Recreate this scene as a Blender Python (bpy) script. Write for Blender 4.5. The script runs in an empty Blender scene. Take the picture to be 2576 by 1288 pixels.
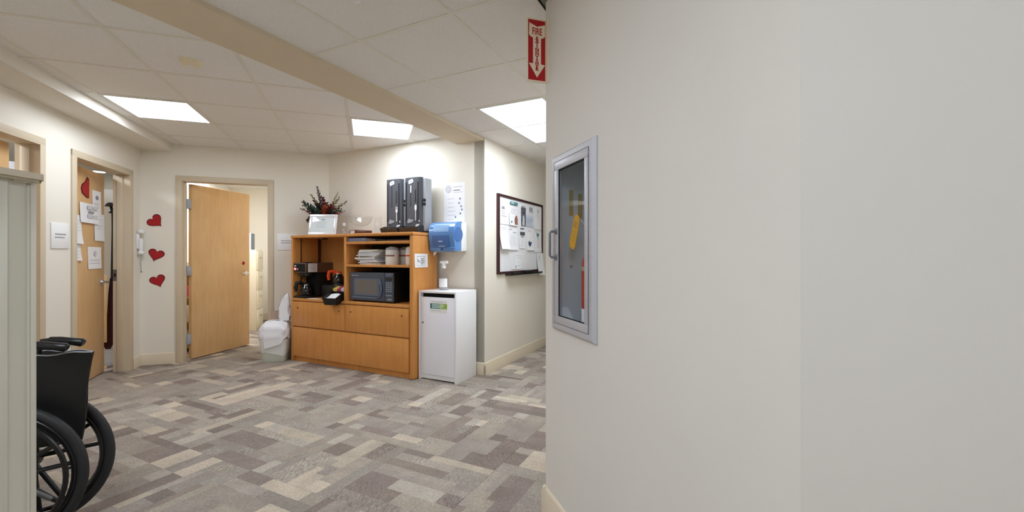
import bpy, bmesh, math, random
from mathutils import Vector, Matrix
R = math.radians
SC = bpy.context.scene
COL = SC.collection
rnd = random.Random(7)

# ------------------------------------------------------------------ camera, world, exposure
cam_d = bpy.data.cameras.new('camera')
cam_d.sensor_width = 36.0
cam_d.lens = 36.0 * 1081.0 / 2576.0
cam_d.clip_start = 0.02
cam = bpy.data.objects.new('camera', cam_d)
cam.location = (0, 0, 1.2)
cam.rotation_euler = (R(90), 0, 0)
COL.objects.link(cam)
SC.camera = cam
SC.view_settings.view_transform = 'Standard'
SC.view_settings.look = 'None'
SC.view_settings.gamma = 1.0
SC.view_settings.use_curve_mapping = False
SC.view_settings.exposure = 0.0
world = bpy.data.worlds.new('world')
SC.world = world
world.use_nodes = True
world.node_tree.nodes['Background'].inputs[0].default_value = (0.9, 0.93, 1.0, 1)
world.node_tree.nodes['Background'].inputs[1].default_value = 0.2
SC.cycles.use_denoising = True
SC.cycles.max_bounces = 10
SC.cycles.diffuse_bounces = 6
SC.cycles.transparent_max_bounces = 12
SC.cycles.sample_clamp_indirect = 6.0
LAMP = 15.5          # radiance of the fluorescent troffer lenses
LAMP_COLOR = (0.90, 0.985, 1.10)

# ------------------------------------------------------------------ site axes (metres, camera above the origin)
a_, b_ = R(18.5), R(26.5)
A = Vector((-math.sin(a_), math.cos(a_)))      # along the left wall, away
Q = Vector((math.cos(a_), math.sin(a_)))       # along the back wall, to the right
V = Vector((math.sin(b_), math.cos(b_)))       # along the hallway, away
U = Vector((math.cos(b_), -math.sin(b_)))      # along the cabinet wall, to the right
CLB = Vector((-4.08, 4.715))                   # corner of left and back wall
def WQ(q, p): return Q * q + A * p
def WU(u, v): return U * u + V * v
F_BACK = (CLB, R(18.5))
F_LEFT = (CLB, R(108.5))
F_CENTER = (WU(0, 3.75), R(-26.5))
F_HALL = (WU(-2.18, 0), R(63.5))
F_NEAR = (WQ(0.789, 0), R(-71.5))
F_RETURN = (WU(0, 0.987), R(-26.5))
def at(frame, x, y, z=0.0):
    o, r = frame
    return (o.x + math.cos(r) * x - math.sin(r) * y, o.y + math.sin(r) * x + math.cos(r) * y, z)

# ------------------------------------------------------------------ materials
def lin(c):
    c = c / 255.0
    return c / 12.92 if c <= 0.04045 else ((c + 0.055) / 1.055) ** 2.4
def rgb(r, g, b): return (lin(r), lin(g), lin(b), 1.0)
def mat(name, col, rough=0.6, metal=0.0, var=0.0, scale=8.0, stretch=(1, 1, 1), bump=0.0, bscale=None,
        bstretch=None, trans=0.0, spec=0.5, coat=0.0, ior=1.45):
    m = bpy.data.materials.new(name)
    m.use_nodes = True
    nt = m.node_tree; n = nt.nodes; l = nt.links
    p = n['Principled BSDF']
    c = rgb(*col)
    p.inputs['Base Color'].default_value = c
    p.inputs['Roughness'].default_value = rough
    p.inputs['Metallic'].default_value = metal
    p.inputs['Transmission Weight'].default_value = trans
    p.inputs['Specular IOR Level'].default_value = spec
    p.inputs['Coat Weight'].default_value = coat
    p.inputs['IOR'].default_value = ior
    tc = mp = None
    if var or bump:
        tc = n.new('ShaderNodeTexCoord')
    if var:
        mp = n.new('ShaderNodeMapping'); mp.inputs['Scale'].default_value = stretch
        l.new(tc.outputs['Object'], mp.inputs['Vector'])
        nz = n.new('ShaderNodeTexNoise'); nz.inputs['Scale'].default_value = scale
        nz.inputs['Detail'].default_value = 6; nz.inputs['Roughness'].default_value = 0.6
        l.new(mp.outputs[0], nz.inputs['Vector'])
        rp = n.new('ShaderNodeValToRGB')
        rp.color_ramp.elements[0].position = 0.32; rp.color_ramp.elements[1].position = 0.68
        rp.color_ramp.elements[0].color = tuple(x * (1 - var) for x in c[:3]) + (1,)
        rp.color_ramp.elements[1].color = tuple(min(1, x * (1 + var)) for x in c[:3]) + (1,)
        l.new(nz.outputs['Fac'], rp.inputs['Fac'])
        l.new(rp.outputs['Color'], p.inputs['Base Color'])
    if bump:
        mp2 = n.new('ShaderNodeMapping'); mp2.inputs['Scale'].default_value = bstretch or (1, 1, 1)
        l.new(tc.outputs['Object'], mp2.inputs['Vector'])
        nb = n.new('ShaderNodeTexNoise'); nb.inputs['Scale'].default_value = bscale or scale
        nb.inputs['Detail'].default_value = 4
        l.new(mp2.outputs[0], nb.inputs['Vector'])
        bp = n.new('ShaderNodeBump'); bp.inputs['Strength'].default_value = bump
        bp.inputs['Distance'].default_value = 0.004
        l.new(nb.outputs['Fac'], bp.inputs['Height'])
        l.new(bp.outputs[0], p.inputs['Normal'])
    return m
def emit(name, col, strength):
    m = bpy.data.materials.new(name); m.use_nodes = True
    nt = m.node_tree; p = nt.nodes['Principled BSDF']
    p.inputs['Base Color'].default_value = (0.8, 0.8, 0.8, 1)
    p.inputs['Emission Color'].default_value = tuple(col) + (1,)
    p.inputs['Emission Strength'].default_value = strength
    return m
def pane(name, tint, refl=0.12, rough=0.02):
    m = bpy.data.materials.new(name); m.use_nodes = True
    nt = m.node_tree; n = nt.nodes; l = nt.links
    n.remove(n['Principled BSDF'])
    t = n.new('ShaderNodeBsdfTransparent'); t.inputs[0].default_value = tuple(tint) + (1,)
    g = n.new('ShaderNodeBsdfGlossy'); g.inputs['Roughness'].default_value = rough
    fr = n.new('ShaderNodeFresnel'); fr.inputs['IOR'].default_value = 1.45
    ma = n.new('ShaderNodeMath'); ma.operation = 'MULTIPLY_ADD'; ma.use_clamp = True
    ma.inputs[1].default_value = 0.8; ma.inputs[2].default_value = refl * 0.2
    l.new(fr.outputs[0], ma.inputs[0])
    ge = n.new('ShaderNodeNewGeometry')      # only the outer skin of a solid pane mirrors, not its inner faces
    inv = n.new('ShaderNodeMath'); inv.operation = 'SUBTRACT'; inv.inputs[0].default_value = 1.0
    l.new(ge.outputs['Backfacing'], inv.inputs[1])
    mu = n.new('ShaderNodeMath'); mu.operation = 'MULTIPLY'
    l.new(ma.outputs[0], mu.inputs[0]); l.new(inv.outputs[0], mu.inputs[1])
    mx = n.new('ShaderNodeMixShader')
    l.new(mu.outputs[0], mx.inputs[0]); l.new(t.outputs[0], mx.inputs[1]); l.new(g.outputs[0], mx.inputs[2])
    l.new(mx.outputs[0], n['Material Output'].inputs[0])
    return m
def wood(name, dark, light, rough=0.38, grain=(14, 14, 0.9), blotch=2.2):
    m = bpy.data.materials.new(name); m.use_nodes = True
    nt = m.node_tree; n = nt.nodes; l = nt.links
    p = n['Principled BSDF']; p.inputs['Roughness'].default_value = rough
    p.inputs['Specular IOR Level'].default_value = 0.35
    tc = n.new('ShaderNodeTexCoord')
    mp = n.new('ShaderNodeMapping'); mp.inputs['Scale'].default_value = grain
    l.new(tc.outputs['Object'], mp.inputs['Vector'])
    nz = n.new('ShaderNodeTexNoise'); nz.inputs['Scale'].default_value = 3.0; nz.inputs['Detail'].default_value = 7
    nz.inputs['Roughness'].default_value = 0.62; nz.inputs['Distortion'].default_value = 0.5
    l.new(mp.outputs[0], nz.inputs['Vector'])
    n2 = n.new('ShaderNodeTexNoise'); n2.inputs['Scale'].default_value = blotch; n2.inputs['Detail'].default_value = 3
    l.new(tc.outputs['Object'], n2.inputs['Vector'])
    mx = n.new('ShaderNodeMath'); mx.operation = 'MULTIPLY_ADD'; mx.inputs[1].default_value = 0.45
    l.new(n2.outputs['Fac'], mx.inputs[0])
    m2 = n.new('ShaderNodeMath'); m2.operation = 'MULTIPLY'; m2.inputs[1].default_value = 0.55
    l.new(nz.outputs['Fac'], m2.inputs[0]); l.new(m2.outputs[0], mx.inputs[2])
    rp = n.new('ShaderNodeValToRGB')
    rp.color_ramp.elements[0].position = 0.30; rp.color_ramp.elements[0].color = rgb(*dark)
    rp.color_ramp.elements[1].position = 0.68; rp.color_ramp.elements[1].color = rgb(*light)
    l.new(mx.outputs[0], rp.inputs['Fac']); l.new(rp.outputs[0], p.inputs['Base Color'])
    return m

M = {}
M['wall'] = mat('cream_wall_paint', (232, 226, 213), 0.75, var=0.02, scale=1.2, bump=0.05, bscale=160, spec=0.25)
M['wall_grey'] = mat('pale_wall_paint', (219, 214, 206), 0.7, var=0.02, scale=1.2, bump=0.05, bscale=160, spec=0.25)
M['wall_white'] = mat('white_wall_paint', (238, 232, 220), 0.75, var=0.02, scale=1.5, spec=0.2)
M['trim'] = mat('tan_trim_paint', (205, 190, 165), 0.5, var=0.02, scale=3)
M['base'] = mat('cream_baseboard_paint', (219, 206, 182), 0.45, var=0.02, scale=3)
M['soffit'] = mat('soffit_paint', (232, 227, 215), 0.75, var=0.02, scale=2, spec=0.2)
M['detector'] = mat('cream_detector_plastic', (240, 228, 198), 0.5)
M['beam'] = mat('beam_paint', (218, 204, 180), 0.75, var=0.02, scale=2, spec=0.2)
M['tile'] = mat('fissured_ceiling_tile', (234, 231, 228), 0.9, var=0.05, scale=120, bump=0.35, bscale=55, bstretch=(1, 1, 1), spec=0.1)
M['tile_smooth'] = mat('smooth_ceiling_tile', (238, 237, 234), 0.9, var=0.03, scale=60, bump=0.08, bscale=80, spec=0.1)
M['grid'] = mat('ceiling_grid_paint', (230, 226, 216), 0.5)
M['plenum'] = mat('ceiling_board', (140, 136, 128), 0.9, var=0.05)
M['lens'] = emit('troffer_lens', LAMP_COLOR, LAMP)
M['lens_room'] = emit('office_troffer_lens', (0.93, 0.985, 1.05), 17.0)
M['lens_bright'] = emit('bright_office_lens', (0.92, 0.985, 1.07), 34.0)
M['white_metal'] = mat('white_enamel', (225, 225, 222), 0.4)
M['alu'] = mat('brushed_aluminium', (196, 196, 202), 0.42, 0.35, var=0.03, scale=5, stretch=(1, 1, 40))
M['alu_dark'] = mat('dull_aluminium', (140, 144, 152), 0.4, 0.5)
M['steel_blue'] = mat('slate_grey_board', (118, 130, 142), 0.5)
M['chrome'] = mat('satin_chrome', (205, 203, 200), 0.25, 0.9)
M['steel'] = mat('hinge_steel', (120, 120, 124), 0.35, 0.8)
M['hinge'] = mat('pale_hinge_steel', (168, 174, 184), 0.45, 0.3)
M['black'] = mat('black_plastic', (20, 20, 22), 0.35)
M['black_matt'] = mat('matt_black', (14, 14, 15), 0.8)
M['rubber'] = mat('black_rubber', (34, 34, 36), 0.6, bump=0.1, bscale=90)
M['vinyl'] = mat('black_vinyl', (20, 20, 21), 0.42, bump=0.25, bscale=14, var=0.1, scale=30)
M['white'] = mat('white_plastic', (236, 236, 236), 0.4)
M['paper'] = mat('white_paper', (240, 240, 242), 0.8, var=0.015, scale=9)
M['paper_warm'] = mat('cream_paper', (238, 234, 226), 0.8)
M['paper_blue'] = mat('pale_blue_paper', (200, 212, 230), 0.7, var=0.03, scale=30)
M['ink'] = mat('grey_ink', (150, 150, 156), 0.8)
M['ink_dark'] = mat('dark_ink', (62, 62, 70), 0.8)
M['ink_pale'] = mat('pale_ink', (206, 207, 212), 0.8)
M['teal'] = mat('teal_print', (72, 128, 132), 0.7)
M['navy'] = mat('navy_print', (62, 74, 106), 0.7)
M['brick_print'] = mat('brown_print', (150, 104, 88), 0.7, var=0.25, scale=90)
M['photo'] = mat('grey_photo_print', (96, 98, 106), 0.5, var=0.7, scale=26)
M['red'] = mat('red_felt', (168, 22, 30), 0.7, var=0.06, scale=40)
M['red_dark'] = mat('dark_red_edge', (96, 10, 16), 0.7)
M['sign_red'] = mat('sign_red', (176, 10, 22), 0.45)
M['sign_cream'] = mat('sign_cream', (236, 222, 200), 0.5)
M['maple'] = wood('maple_door_veneer', (204, 160, 108), (226, 188, 136), 0.4)
M['oak'] = wood('honey_cabinet_veneer', (196, 130, 64), (222, 158, 90), 0.35, (9, 9, 0.7), 3.0)
M['oak_in'] = wood('honey_cabinet_inside', (176, 118, 60), (200, 142, 80), 0.5, (9, 9, 0.7), 3.0)
M['back_dark'] = mat('dark_bay_back', (44, 34, 30), 0.8, var=0.1)
M['dark_wood'] = wood('dark_walnut', (66, 36, 26), (96, 56, 42), 0.35)
M['lam'] = mat('white_laminate', (238, 238, 240), 0.4, var=0.01, scale=3)
M['lam_door'] = mat('bluish_white_laminate', (242, 243, 252), 0.35, var=0.01, scale=3)
M['mw'] = mat('blue_black_plastic', (76, 84, 98), 0.35, var=0.05, scale=20)
M['mw_lt'] = mat('slate_plastic', (98, 110, 130), 0.4)
M['mw_glass'] = mat('microwave_window', (116, 111, 108), 0.28, var=0.05, scale=40)
M['key'] = mat('grey_buttons', (128, 138, 150), 0.5)
M['inox'] = mat('smoked_steel', (118, 104, 100), 0.3, 0.75)
M['glass_dark'] = mat('dark_carafe_glass', (18, 18, 20), 0.06, spec=0.9)
M['orange'] = mat('orange_plastic', (232, 78, 30), 0.4)
M['led'] = emit('red_lamp', (1.0, 0.05, 0.03), 3.0)
M['disp'] = mat('charcoal_plastic', (84, 86, 92), 0.4, var=0.04, scale=9)
M['disp_dk'] = mat('dark_charcoal_plastic', (50, 50, 54), 0.45)
M['disp_lt'] = mat('frosted_grey_plastic', (166, 170, 176), 0.45)
M['blue'] = mat('translucent_blue_plastic', (92, 140, 200), 0.16, spec=0.6, coat=0.4)
M['blue_dk'] = mat('deep_blue_plastic', (70, 112, 172), 0.2, spec=0.6)
M['blue_lt'] = mat('pale_blue_plastic', (140, 178, 222), 0.2, spec=0.6)
M['glass'] = pane('clear_glass', (0.93, 0.95, 0.95), 0.12)
M['glass_award'] = pane('award_glass', (0.965, 0.97, 0.97), 0.12)
M['glass_green'] = pane('cabinet_glass', (0.93, 0.955, 0.965), 0.02)
M['bottle'] = pane('bottle_plastic', (0.93, 0.93, 0.94), 0.2, 0.15)
M['tub'] = mat('grey_cabinet_tub', (204, 210, 216), 0.5, var=0.03, scale=3)
M['tape'] = mat('masking_tape', (176, 150, 92), 0.7)
M['yellow'] = mat('yellow_tag', (232, 168, 40), 0.6, var=0.03, scale=30)
M['ext_red'] = mat('extinguisher_red', (188, 34, 24), 0.3)
M['lime'] = mat('lime_sticker', (214, 206, 72), 0.6)
M['panel'] = mat('sage_grey_paint', (210, 206, 192), 0.5, var=0.02, scale=4)
M['panel_cap'] = mat('putty_cap_paint', (200, 188, 166), 0.45, var=0.02, scale=4)
M['silver'] = mat('silver_frame', (226, 226, 228), 0.3, 0.35)
M['bag'] = mat('white_bin_bag', (240, 241, 246), 0.45, bump=0.5, bscale=22, trans=0.0)
M['bag_film'] = mat('thin_bag_film', (222, 226, 224), 0.35, bump=0.2, bscale=18)
M['bin'] = mat('pale_green_bin', (206, 211, 200), 0.45)
M['brown_paper'] = mat('brown_paper', (178, 156, 138), 0.8)
M['file'] = mat('ivory_file_cabinet', (236, 228, 206), 0.5)
M['maroon'] = mat('dark_maroon_cloth', (62, 16, 20), 0.8, var=0.15, scale=30)
M['wb'] = mat('whiteboard_enamel', (236, 236, 238), 0.3)
M['wb_frame'] = mat('dark_maroon_frame', (62, 34, 36), 0.4)
M['binder'] = mat('slate_blue_binder', (122, 134, 166), 0.5)
M['green_lab'] = mat('lime_green_print', (150, 190, 70), 0.6)
M['teal_lab'] = mat('teal_green_print', (64, 150, 130), 0.6)
M['pink'] = mat('pink_packets', (214, 70, 120), 0.6)
M['sweet'] = mat('yellow_packets', (232, 218, 120), 0.6)
M['vent'] = mat('grey_green_vent', (120, 124, 104), 0.6)
LEAFC = [mat('leaf_' + n, c, 0.7, var=0.15, scale=40) for n, c in (
    ('dark_green', (40, 56, 50)), ('teal_green', (66, 86, 76)), ('burgundy', (96, 40, 44)), ('plum', (84, 56, 62)),
    ('rust', (176, 90, 40)), ('olive', (128, 116, 74)), ('crimson', (136, 36, 44)), ('brown', (74, 50, 44)))]

def carpet_mat():
    m = bpy.data.materials.new('patterned_carpet'); m.use_nodes = True
    nt = m.node_tree; n = nt.nodes; l = nt.links
    p = n['Principled BSDF']; p.inputs['Roughness'].default_value = 0.95; p.inputs['Specular IOR Level'].default_value = 0.1
    at_ = n.new('ShaderNodeAttribute'); at_.attribute_name = 'Col'
    tc = n.new('ShaderNodeTexCoord')
    mp = n.new('ShaderNodeMapping'); mp.inputs['Scale'].default_value = (1.0, 1.0, 1.0)
    l.new(tc.outputs['Object'], mp.inputs['Vector'])
    n1 = n.new('ShaderNodeTexNoise'); n1.inputs['Scale'].default_value = 75; n1.inputs['Detail'].default_value = 5
    n1.inputs['Roughness'].default_value = 0.75
    n2 = n.new('ShaderNodeTexNoise'); n2.inputs['Scale'].default_value = 9; n2.inputs['Detail'].default_value = 5
    l.new(mp.outputs[0], n1.inputs['Vector']); l.new(mp.outputs[0], n2.inputs['Vector'])
    r1 = n.new('ShaderNodeMapRange'); r1.inputs[1].default_value = 0.35; r1.inputs[2].default_value = 0.65
    r1.inputs[3].default_value = 0.80; r1.inputs[4].default_value = 1.18
    l.new(n1.outputs['Fac'], r1.inputs[0])
    r2 = n.new('ShaderNodeMapRange'); r2.inputs[1].default_value = 0.3; r2.inputs[2].default_value = 0.7
    r2.inputs[3].default_value = 0.9; r2.inputs[4].default_value = 1.1
    l.new(n2.outputs['Fac'], r2.inputs[0])
    m3 = n.new('ShaderNodeMapping'); m3.inputs['Rotation'].default_value = (0, 0, R(26.5)); m3.inputs['Scale'].default_value = (1.0, 0.28, 1.0)
    l.new(tc.outputs['Object'], m3.inputs['Vector'])
    n3 = n.new('ShaderNodeTexNoise'); n3.inputs['Scale'].default_value = 85; n3.inputs['Detail'].default_value = 3
    l.new(m3.outputs[0], n3.inputs['Vector'])
    r3 = n.new('ShaderNodeMapRange'); r3.inputs[1].default_value = 0.36; r3.inputs[2].default_value = 0.62
    r3.inputs[3].default_value = 0.74; r3.inputs[4].default_value = 1.17
    l.new(n3.outputs['Fac'], r3.inputs[0])
    x3 = n.new('ShaderNodeMix'); x3.data_type = 'FLOAT'; x3.inputs[2].default_value = 1.0
    l.new(at_.outputs['Alpha'], x3.inputs[0]); l.new(r3.outputs[0], x3.inputs[3])
    m0 = n.new('ShaderNodeMath'); m0.operation = 'MULTIPLY'
    l.new(r1.outputs[0], m0.inputs[0]); l.new(x3.outputs[0], m0.inputs[1])
    mm = n.new('ShaderNodeMath'); mm.operation = 'MULTIPLY'
    l.new(m0.outputs[0], mm.inputs[0]); l.new(r2.outputs[0], mm.inputs[1])
    vm = n.new('ShaderNodeVectorMath'); vm.operation = 'SCALE'
    l.new(at_.outputs['Color'], vm.inputs[0]); l.new(mm.outputs[0], vm.inputs['Scale'])
    l.new(vm.outputs[0], p.inputs['Base Color'])
    bp = n.new('ShaderNodeBump'); bp.inputs['Strength'].default_value = 0.6; bp.inputs['Distance'].default_value = 0.006
    l.new(n1.outputs['Fac'], bp.inputs['Height']); l.new(bp.outputs[0], p.inputs['Normal'])
    return m
M['carpet'] = carpet_mat()

# ------------------------------------------------------------------ mesh builder
STUFF = {'printing', 'lettering', 'etching', 'icon', 'groove', 'keypad', 'latch', 'feet', 'switch_label', 'label', 'creamer_packets', 'packet_bundle', 'piano_hinge', 'tape_strips', 'gasket', 'badge', 'sheets', 'glint_piping'}
class MB:
    def __init__(s, m=None):
        s.v = []; s.f = []; s.mi = []; s.mats = []; s.X = Matrix.Identity(4); s.use(m)
    def use(s, m):
        if m is None: s.cur = 0; return s
        if m not in s.mats: s.mats.append(m)
        s.cur = s.mats.index(m); return s
    def add(s, vs, fs):
        o = len(s.v)
        s.v += [tuple(s.X @ Vector(v)) for v in vs]
        for f in fs: s.f.append([i + o for i in f]); s.mi.append(s.cur)
        return s
    def box(s, x0, x1, y0, y1, z0, z1, bev=0.0, seg=2):
        if x0 > x1: x0, x1 = x1, x0
        if y0 > y1: y0, y1 = y1, y0
        if z0 > z1: z0, z1 = z1, z0
        vs = [(x, y, z) for x in (x0, x1) for y in (y0, y1) for z in (z0, z1)]
        fs = [(0, 1, 3, 2), (4, 6, 7, 5), (0, 4, 5, 1), (2, 3, 7, 6), (0, 2, 6, 4), (1, 5, 7, 3)]
        if not bev: return s.add(vs, fs)
        bm = bmesh.new()
        bv = [bm.verts.new(v) for v in vs]
        for f in fs: bm.faces.new([bv[i] for i in f])
        bmesh.ops.bevel(bm, geom=list(bm.edges), offset=bev, segments=seg, affect='EDGES', profile=0.5)
        bm.verts.index_update()
        s.add([v.co[:] for v in bm.verts], [[v.index for v in f.verts] for f in bm.faces])
        bm.free(); return s
    def prism(s, pts, d0, d1, axis='z'):
        n = len(pts)
        def mk(a, b, d): return {'z': (a, b, d), 'y': (a, d, b), 'x': (d, a, b)}[axis]
        vs = [mk(a, b, d0) for a, b in pts] + [mk(a, b, d1) for a, b in pts]
        fs = [list(range(n)), list(range(n, 2 * n))[::-1]]
        fs += [[i, (i + 1) % n, n + (i + 1) % n, n + i] for i in range(n)]
        return s.add(vs, fs)
    def quad(s, a, b, c, d): return s.add([a, b, c, d], [(0, 1, 2, 3)])
    def cyl(s, p0, p1, r0, r1=None, seg=16, caps=True):
        r1 = r0 if r1 is None else r1
        p0, p1 = Vector(p0), Vector(p1); d = (p1 - p0).normalized()
        u = d.orthogonal().normalized(); w = d.cross(u)
        vs = []
        for p, r in ((p0, r0), (p1, r1)):
            for i in range(seg):
                t = 2 * math.pi * i / seg
                vs.append(tuple(p + u * (r * math.cos(t)) + w * (r * math.sin(t))))
        fs = [(i, (i + 1) % seg, seg + (i + 1) % seg, seg + i) for i in range(seg)]
        if caps: fs += [list(range(seg))[::-1], list(range(seg, 2 * seg))]
        return s.add(vs, fs)
    def tube(s, pts, r, seg=8, closed=False):
        P = [Vector(p) for p in pts]; n = len(P); vs = []; up = None
        rr = r if isinstance(r, (list, tuple)) else [r] * n
        for i in range(n):
            if closed: d = P[(i + 1) % n] - P[i - 1]
            else: d = P[min(i + 1, n - 1)] - P[max(i - 1, 0)]
            d.normalize()
            if up is None: up = d.orthogonal().normalized()
            up = (up - d * up.dot(d)).normalized(); w = d.cross(up)
            for k in range(seg):
                t = 2 * math.pi * k / seg
                vs.append(tuple(P[i] + (up * math.cos(t) + w * math.sin(t)) * rr[i]))
        fs = []
        for i in range(n if closed else n - 1):
            j = (i + 1) % n
            for k in range(seg):
                k2 = (k + 1) % seg
                fs.append((i * seg + k, i * seg + k2, j * seg + k2, j * seg + k))
        if not closed: fs += [list(range(seg))[::-1], list(range((n - 1) * seg, n * seg))]
        return s.add(vs, fs)
    def lathe(s, prof, seg=24, c=(0, 0, 0), axis='z'):
        vs = []; n = len(prof)
        for r, h in prof:
            for i in range(seg):
                t = 2 * math.pi * i / seg
                x, y = r * math.cos(t), r * math.sin(t)
                q = {'z': (x, y, h), 'y': (x, h, y), 'x': (h, x, y)}[axis]
                vs.append((c[0] + q[0], c[1] + q[1], c[2] + q[2]))
        fs = [(i * seg + k, i * seg + (k + 1) % seg, (i + 1) * seg + (k + 1) % seg, (i + 1) * seg + k)
              for i in range(n - 1) for k in range(seg)]
        closed = prof[0] == prof[-1]
        if prof[0][0] > 1e-6 and not closed: fs.append(list(range(seg))[::-1])
        if prof[-1][0] > 1e-6 and not closed: fs.append(list(range((n - 1) * seg, n * seg)))
        return s.add(vs, fs)
    def ring(s, c, R0, r, seg=40, rs=10, axis='y', flat=1.0):
        # torus about an axis; flat widens the section along the axis
        vs = []
        for i in range(seg):
            t = 2 * math.pi * i / seg
            for k in range(rs):
                p = 2 * math.pi * k / rs
                rad = R0 + r * math.cos(p); h = r * flat * math.sin(p)
                x, z = rad * math.cos(t), rad * math.sin(t)
                q = {'y': (x, h, z), 'z': (x, z, h), 'x': (h, x, z)}[axis]
                vs.append((c[0] + q[0], c[1] + q[1], c[2] + q[2]))
        fs = [(i * rs + k, i * rs + (k + 1) % rs, ((i + 1) % seg) * rs + (k + 1) % rs, ((i + 1) % seg) * rs + k)
              for i in range(seg) for k in range(rs)]
        return s.add(vs, fs)
    def text(s, body, size, c=(0, 0, 0), sx=1.0, depth=0.0004, bold=0.0, lh=None):
        # upright lettering in the local xz plane, facing local -y, centred on c
        cu = bpy.data.curves.new('lettering', 'FONT'); cu.body = body; cu.size = size
        cu.align_x = 'CENTER'; cu.align_y = 'CENTER'; cu.offset = bold; cu.resolution_u = 3
        if lh: cu.space_line = lh
        ob = bpy.data.objects.new('lettering', cu); COL.objects.link(ob)
        me = ob.evaluated_get(bpy.context.evaluated_depsgraph_get()).to_mesh()
        vs = [(c[0] + v.co.x * sx, c[1], c[2] + v.co.y) for v in me.vertices]
        fs = [list(p.vertices) for p in me.polygons]
        s.add(vs, fs)
        bpy.data.objects.remove(ob); bpy.data.curves.remove(cu)
        return s
    def build(s, name, parent=None, m=None, smooth=True, angle=35, kind=None):
        me = bpy.data.meshes.new(name)
        me.from_pydata(s.v, [], s.f)
        for x in (s.mats or ([m] if m else [])): me.materials.append(x)
        me.polygons.foreach_set('material_index', s.mi)
        bm = bmesh.new(); bm.from_mesh(me)
        bmesh.ops.recalc_face_normals(bm, faces=bm.faces); bm.to_mesh(me); bm.free()
        if smooth:
            me.polygons.foreach_set('use_smooth', [True] * len(me.polygons))
            me.set_sharp_from_angle(angle=R(angle))
        me.update()
        o = bpy.data.objects.new(name, me); COL.objects.link(o)
        if parent is not None: o.parent = parent
        if name in STUFF and parent is not None: kind = 'stuff'
        if kind: o['kind'] = kind
        return o
def tag(o, label, cat, group=None):
    o['label'] = label; o['category'] = cat
    if group: o['group'] = group
    return o
def thing(name, label, cat, loc=(0, 0, 0), rz=0.0, group=None, tilt=None):
    o = bpy.data.objects.new(name, None); o.empty_display_size = 0.05
    COL.objects.link(o); o.location = loc; o.rotation_euler = (tilt[0] if tilt else 0, tilt[1] if tilt else 0, rz)
    return tag(o, label, cat, group)
def solo(o, loc, rz, label, cat, group=None):
    o.location = loc; o.rotation_euler = (0, 0, rz)
    return tag(o, label, cat, group)
def struct(name, mb, frame=None, parent=None, m=None, z=0.0):
    o = mb.build(name, parent, m)
    if frame: o.location = (frame[0].x, frame[0].y, z); o.rotation_euler = (0, 0, frame[1])
    if parent is None: o['kind'] = 'structure'
    return o
def struct_empty(name, loc, rz):
    o = bpy.data.objects.new(name, None); COL.objects.link(o); o.location = loc; o.rotation_euler = (0, 0, rz)
    o['kind'] = 'structure'; return o
def copy_tree(o, parent=None):
    c = o.copy(); COL.objects.link(c)
    if parent is not None: c.parent = parent
    for ch in [x for x in list(bpy.data.objects) if x.parent == o]: copy_tree(ch, c)
    return c
def clip(poly, planes):
    # keep the side n.x <= d of each plane (nx, ny, d)
    for nx, ny, d in planes:
        out = []
        for i in range(len(poly)):
            p, q = poly[i], poly[(i + 1) % len(poly)]
            dp, dq = nx * p[0] + ny * p[1] - d, nx * q[0] + ny * q[1] - d
            if dp <= 0: out.append(p)
            if (dp < 0 < dq) or (dq < 0 < dp):
                t = dp / (dp - dq); out.append((p[0] + (q[0] - p[0]) * t, p[1] + (q[1] - p[1]) * t))
        poly = out
        if len(poly) < 3: return []
    return poly
def area(poly):
    return abs(sum(poly[i][0] * poly[(i + 1) % len(poly)][1] - poly[(i + 1) % len(poly)][0] * poly[i][1] for i in range(len(poly)))) / 2

# ------------------------------------------------------------------ room shell
CEIL_L, CEIL_R, WTOP = 2.45, 2.39, 2.62
HEAD = 2.05
def wall(name, frame, x0, x1, openings=(), th=0.12, m=None):
    mb = MB(m or M['wall']); xs = x0
    for a, b, z0, z1 in sorted(openings):
        mb.box(xs, a, 0, th, 0, WTOP)
        if z0 > 0: mb.box(a, b, 0, th, 0, z0)
        mb.box(a, b, 0, th, z1, WTOP); xs = b
    mb.box(xs, x1, 0, th, 0, WTOP)
    return struct(name, mb, frame)
D1 = (-2.43, -1.533); D2 = (-1.106, -0.228); D3 = (0.382, 1.247)
wall('wall_left', F_LEFT, -7.9, 0.12, [(D1[0], D1[1], 0, HEAD), (D2[0], D2[1], 0, HEAD)])
wall('wall_back', F_BACK, 0.0, 1.93, [(D3[0], D3[1], 0, HEAD)])
wall('wall_center', F_CENTER, -4.41, -2.181)
wall('wall_hallway', F_HALL, 3.75, 9.0)
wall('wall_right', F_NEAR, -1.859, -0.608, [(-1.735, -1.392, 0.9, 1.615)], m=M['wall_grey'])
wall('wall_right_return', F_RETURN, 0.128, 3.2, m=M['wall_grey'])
hp = (WU(-0.756, 1.873), R(63.5 + 180))
wall('wall_hallway_right', (WU(-0.756, 1.873), R(-116.5)), -7.2, 0.0)
wall('wall_hallway_end', (WU(-2.3, 9.0), R(-26.5)), -0.1, 1.7)
wall('wall_rear', (Vector((3.4, -2.7)), R(180)), -0.5, 5.3)
wall('wall_rear_right', (Vector((2.95, 0.0)), R(-90)), -0.2, 2.9)

# floor slab under the carpet
fl = MB(M['plenum'])
fl.box(-9.5, 4.0, -3.2, 11.0, -0.12, -0.008)
floor = struct('floor', fl)
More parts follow.
